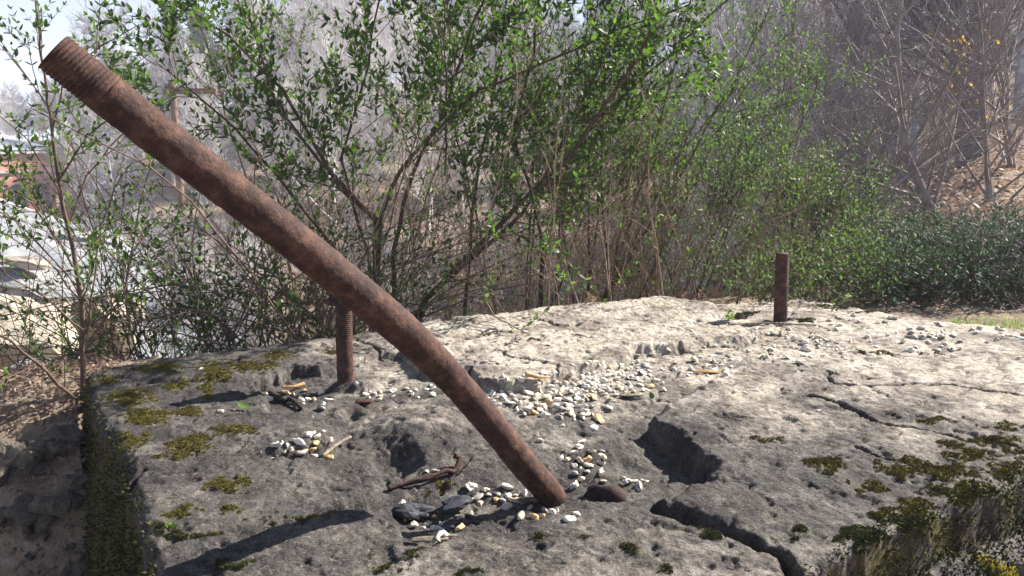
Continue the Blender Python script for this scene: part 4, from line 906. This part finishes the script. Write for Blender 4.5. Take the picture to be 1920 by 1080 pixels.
# small green plants in cracks
def sprig(px, py, n, L, mat, label, slabside=True, name='sprig'):
    p = on_slab(px, py) if slabside else PD(px, py, 1.42); lv = Leaves()
    for _ in range(n): lv.add(tuple(Vector((random.gauss(0, L*.7), random.gauss(0, L*.5), abs(random.gauss(0, L*.6))))), rvec()+UP*.5, rvec()+UP, L*random.uniform(.6, 1.2), L*.5)
    o = link(name, leaves_mesh(name, lv.p, lv.d, lv.n, lv.L, lv.W), mat); o.location = p; tag(o, label, 'plant')
sprig(1368, 600, 40, .016, GRASS, 'bright green weed growing in the hole left of the far bolt')
sprig(320, 990, 40, .007, GRASS, 'tiny bright green weed in the joint near the front left corner')
MOSSY = mat_leaf('yellow_moss', (.10, .07, .01), (.34, .27, .04), (.3, .26, .03), .35, .8)
for k, (a, b, h) in enumerate(((1850, 1060, .035), (1870, 1075, .03), (1835, 1045, .025))): pass
def moss_clump(px, py, Y, n, s, label):
    lv = Leaves(); cs = [(rvec()*s*random.uniform(.2, 1), s*random.uniform(.2, .5)) for _ in range(11)]
    for c_, _r in cs: c_.z = abs(c_.z)*1.1
    for _ in range(n):
        c_, r_ = random.choice(cs); q = c_+rvec()*r_*random.random()**.5; lv.add(tuple(q), rvec()+UP*.7, rvec(), random.uniform(.004, .011), .004)
    o = link('moss_clump', leaves_mesh('moss_clump', lv.p, lv.d, lv.n, lv.L, lv.W, True), MOSSY); o.location = PD(px, py, Y); tag(o, label, 'moss')
moss_clump(1862, 1092, 1.33, 2200, .042, 'yellow green moss clump on the lower ledge, bottom right corner')

# ------------------------------------------------------------------ pale concrete apron, blocks, brick building, pole
m = M_('pale_concrete'); f1 = m.noise(.7, 6, .65); f2 = m.noise(9, 5, .7)
c = m.ramp(f1, [(.3, (.17, .18, .20)), (.5, (.27, .28, .30)), (.7, (.40, .395, .39))]); c = m.mix(m.val(f2, .40, .3), c, (.25, .23, .21))
CONC = m.fin(c, .85, .3, m.bump(f2, .5, .03, m.bump(f1, .5, .1)))
ca, cb, cc, cd = [np.array(PD(*q)) for q in ((-420, 230, 30), (350, 488, 20), (520, 700, 10.5), (-420, 800, 6.5))]
nu = 90; U, Vv = np.meshgrid(np.linspace(0, 1, nu), np.linspace(0, 1, nu)); PT = (ca[None, None]*(1-U)[..., None]+cb*U[..., None])*(1-Vv)[..., None]+(cd*(1-U)[..., None]+cc*U[..., None])*Vv[..., None]
nz = .25*fbm(PT[..., 0], PT[..., 1], 4, .35, 71)+.08*np.round(2*fbm(PT[..., 0], PT[..., 1], 2, .5, 72)); PT[..., 2] += nz*sst(0, .1, Vv)
edge = np.minimum(np.minimum(U, 1-U), np.minimum(Vv, 1-Vv)) <= 0; PT[..., 2] -= np.where(edge, 3.0, 0)
ii2 = np.arange(nu*nu).reshape(nu, nu); q = np.stack([ii2[:-1, :-1], ii2[1:, :-1], ii2[1:, 1:], ii2[:-1, 1:]], -1).reshape(-1, 4)
tag(link('concrete_apron', mesh_np('concrete_apron', PT.reshape(-1, 3), [q]), CONC), 'broad sunlit pale concrete apron sloping down beyond the left bushes', 'concrete apron')
def apron_z(px, py, Y): return PD(px, py, Y)
def block(px, py, Y, s, label, rz=.3, mat=CONC, seed=0, tilt=.1):
    me = rock_mesh('concrete_block', 3, .6, 500+seed, s, 1); o = link('concrete_block', me, mat); o.location = PD(px, py, Y); o.rotation_euler = (tilt, tilt, rz); tag(o, label, 'concrete block')
TANC = mat_simple('tan_stone', (.34, .29, .23), (.55, .49, .40), 5, .9, .6, .03)
block(75, 520, 9.0, (1.1, .7, .32), 'thick broken concrete lip with a dark hollow, far left', .1, CONC, 1)
block(45, 496, 8.6, (.28, .12, .10), 'brown stone showing in the hollow of the broken concrete', .1, TANC, 2)
block(150, 610, 6.5, (.45, .35, .55), 'tan stone block standing behind the slender privet', .2, TANC, 3)
block(20, 640, 5.5, (.5, .4, .4), 'pale tan boulder at the left edge of the view', .5, TANC, 4)
block(232, 585, 8.5, (.22, .2, .25), 'small tan block right of the slender privet', .5, TANC, 5)
block(85, 720, 4.2, (.3, .25, .12), 'flat white stone low behind the slender privet', .5, CONC, 6)
STEEL = mat_simple('red_brown_steel', (.12, .05, .05), (.24, .11, .10), 8, .7, .2, .01)
PWOOD = mat_simple('pole_wood', (.13, .08, .055), (.25, .16, .11), 6, .9, .4, .02)
def box_mesh(name, c, s, mat, root, bevel=0):
    v = np.array([(x, y, z) for x in (-.5, .5) for y in (-.5, .5) for z in (-.5, .5)])*np.array(s)+np.array(c)
    f = [[0, 1, 3, 2], [4, 6, 7, 5], [0, 4, 5, 1], [2, 3, 7, 6], [0, 2, 6, 4], [1, 5, 7, 3]]
    return adopt(link(name, mesh_np(name, v, [f], None, False), mat), root)
# pole
Yp = 20.0; tp = PD(322, 152, Yp); bp = PD(343, 420, Yp); dirp = (bp-tp); bot = tp+dirp*1.35
pole = thing('utility_pole', 'leaning wooden pole with a red brown crossarm beyond the left bushes', 'utility pole', tuple(bot))
t_ = Tubes(); t_.add([bot, tp.lerp(bot, .5), tp], .095, .08, 10); adopt(link('post', t_.mesh('post'), PWOOD), pole)
c1, c2 = PD(304, 168, Yp-.12), PD(408, 174, Yp+.05); a = box_mesh('crossarm', ((c1+c2)/2)[:], ((c2-c1).length, .12, .13), STEEL, pole)
for fx_ in (.06, .35, .62):
    p = c1.lerp(c2, fx_); box_mesh('insulator', (p.x, p.y, p.z+.13), (.05, .05, .12), CONC, pole)
# building
BRICK = M_('red_brick'); bt = BRICK.n('ShaderNodeTexBrick'); BRICK.l(BRICK.tc.outputs['Object'], bt.inputs['Vector'])
mp = BRICK.n('ShaderNodeMapping'); BRICK.l(BRICK.tc.outputs['Object'], mp.inputs[0]); mp.inputs['Rotation'].default_value = (math.pi/2, 0, 0); BRICK.l(mp.outputs[0], bt.inputs['Vector'])
bt.inputs['Scale'].default_value = 4.0; bt.inputs['Color1'].default_value = (.58, .24, .15, 1); bt.inputs['Color2'].default_value = (.66, .32, .22, 1); bt.inputs['Mortar'].default_value = (.5, .42, .36, 1); bt.inputs['Mortar Size'].default_value = .012
BRICK = BRICK.fin(bt.outputs[0], .9, .2)
TRIM = mat_simple('stone_trim', (.5, .46, .42), (.66, .62, .57), 4); GLASS = mat_simple('dark_glass', (.03, .045, .06), (.07, .09, .11), 2, .12, .05, .01, .6); ROOF = mat_simple('pale_roof', (.42, .45, .50), (.62, .65, .68), 1.5, .5, .1, .02)
Yb = 47.0; S = Yb/F; gz = -4.2
xr = (108-960)*S; zt = CAM_H-(286-256)*S; zb = gz
bld = thing('brick_building', 'red brick building with arched windows and a pale low roof at the far left', 'building', (xr, Yb, zb))
def X_(px): return (px-960)*S
def Z_(py): return CAM_H-(py-256)*S
wins = [(-70, -32), (-22, 14), (28, 60), (70, 100)]; zs, zc = Z_(352), Z_(340)        # spring line, arch top
yw = Yb
def poly_prism(name, outline, y0, y1, mat, root, par=None):
    n = len(outline); v = [(x, y0, z) for x, z in outline]+[(x, y1, z) for x, z in outline]
    me = bpy.data.meshes.new(name); me.from_pydata(v, [], [list(range(n)), list(range(2*n-1, n-1, -1))]+[[i, i+n, (i+1) % n+n, (i+1) % n] for i in range(n)]); me.update()
    o = link(name, me, mat)
    return adopt(o, root)
xl = X_(-120); prev = xl; arches = []
out_ = [(xl, zb)]
zmid = Z_(318)
# wall below the band: piers and arch heads as one outline going round every opening
for a, b in wins:
    x0, x1 = X_(a), X_(b); out_ += [(x0, zb)] ; out_ += [(x0, zs)]
    for k in range(1, 9):
        t = math.pi*k/9; out_.append(((x0+x1)/2-(x1-x0)/2*math.cos(t), zs+(zc-zs)*math.sin(t)))
    out_ += [(x1, zs), (x1, zb)]
out_ += [(xr, zb), (xr, zmid), (xl, zmid)]
poly_prism('wall', out_, yw, yw+.4, BRICK, bld)
poly_prism('wall', [(xl, zmid+.02), (xr, zmid+.02), (xr, zt), (xl, zt)], yw+.02, yw+.4, BRICK, bld)
box_mesh('side_wall', (xr-.2, yw+4.5, (zb+zt)/2), (.38, 8.1, zt-zb), BRICK, bld)
box_mesh('string_course', ((xl+xr)/2, yw-.03, zmid), (xr-xl+.15, .2, .13), TRIM, bld)
box_mesh('cornice', ((xl+xr)/2, yw+.1, zt+.09), (xr-xl+.5, .7, .18), TRIM, bld)
for a, b in wins:
    x0, x1 = X_(a), X_(b); wd = poly_prism('window', [(x0, zb), (x0, zs)]+[((x0+x1)/2-(x1-x0)/2*math.cos(math.pi*k/9), zs+(zc-zs)*math.sin(math.pi*k/9)) for k in range(1, 9)]+[(x1, zs), (x1, zb)], yw+.22, yw+.26, GLASS, bld)
    for k in (1, 2): box_mesh('mullion', (x0+(x1-x0)*k/3, yw+.19, (zb+zs)/2), (.05, .05, zs-zb), TRIM, bld)
    for k in range(1, 4): box_mesh('mullion', ((x0+x1)/2, yw+.188, zs-.45*k+.3), (x1-x0, .04, .05), TRIM, bld)
rv = [(xl-.3, yw-.3, zt+.2), (xr+.3, yw-.3, zt+.2), (xr+.3, yw+9, zt+.2), (xl-.3, yw+9, zt+.2), (xl+2, yw+4, zt+1.35), (xr-1.8, yw+4, zt+1.35)]
adopt(link('roof', mesh_np('roof', rv, [[[0, 1, 5, 4], [2, 3, 4, 5]], [[1, 2, 5], [3, 0, 4]]], None, False), ROOF), bld)

bld.rotation_euler.z = math.radians(54)

# ------------------------------------------------------------------ air
if HAZE > 0:
    hm = bpy.data.materials.new('haze_air'); hm.use_nodes = True; ht = hm.node_tree; ht.nodes.remove(ht.nodes['Principled BSDF'])
    pv = ht.nodes.new('ShaderNodeVolumePrincipled'); pv.inputs['Color'].default_value = (.80, .84, 1.0, 1); pv.inputs['Density'].default_value = HAZE; pv.inputs['Anisotropy'].default_value = .0
    ht.links.new(pv.outputs[0], ht.nodes['Material Output'].inputs['Volume'])
    bpy.context.view_layer.update(); zlo = float(TZ.min())-1; zhi = max([(o.matrix_world @ Vector(c)).z for o in C.objects if o.type == 'MESH' for c in o.bound_box])+.5; print('haze top', zhi)
    v = [(x, y, z) for x in (-128, 128) for y in (-128, 128) for z in (zlo, zhi)]
    f = [[0, 1, 3, 2], [4, 6, 7, 5], [0, 4, 5, 1], [2, 3, 7, 6], [0, 2, 6, 4], [1, 5, 7, 3]]
    link('haze', mesh_np('haze', v, [f], None, False), hm, None, 'stuff')
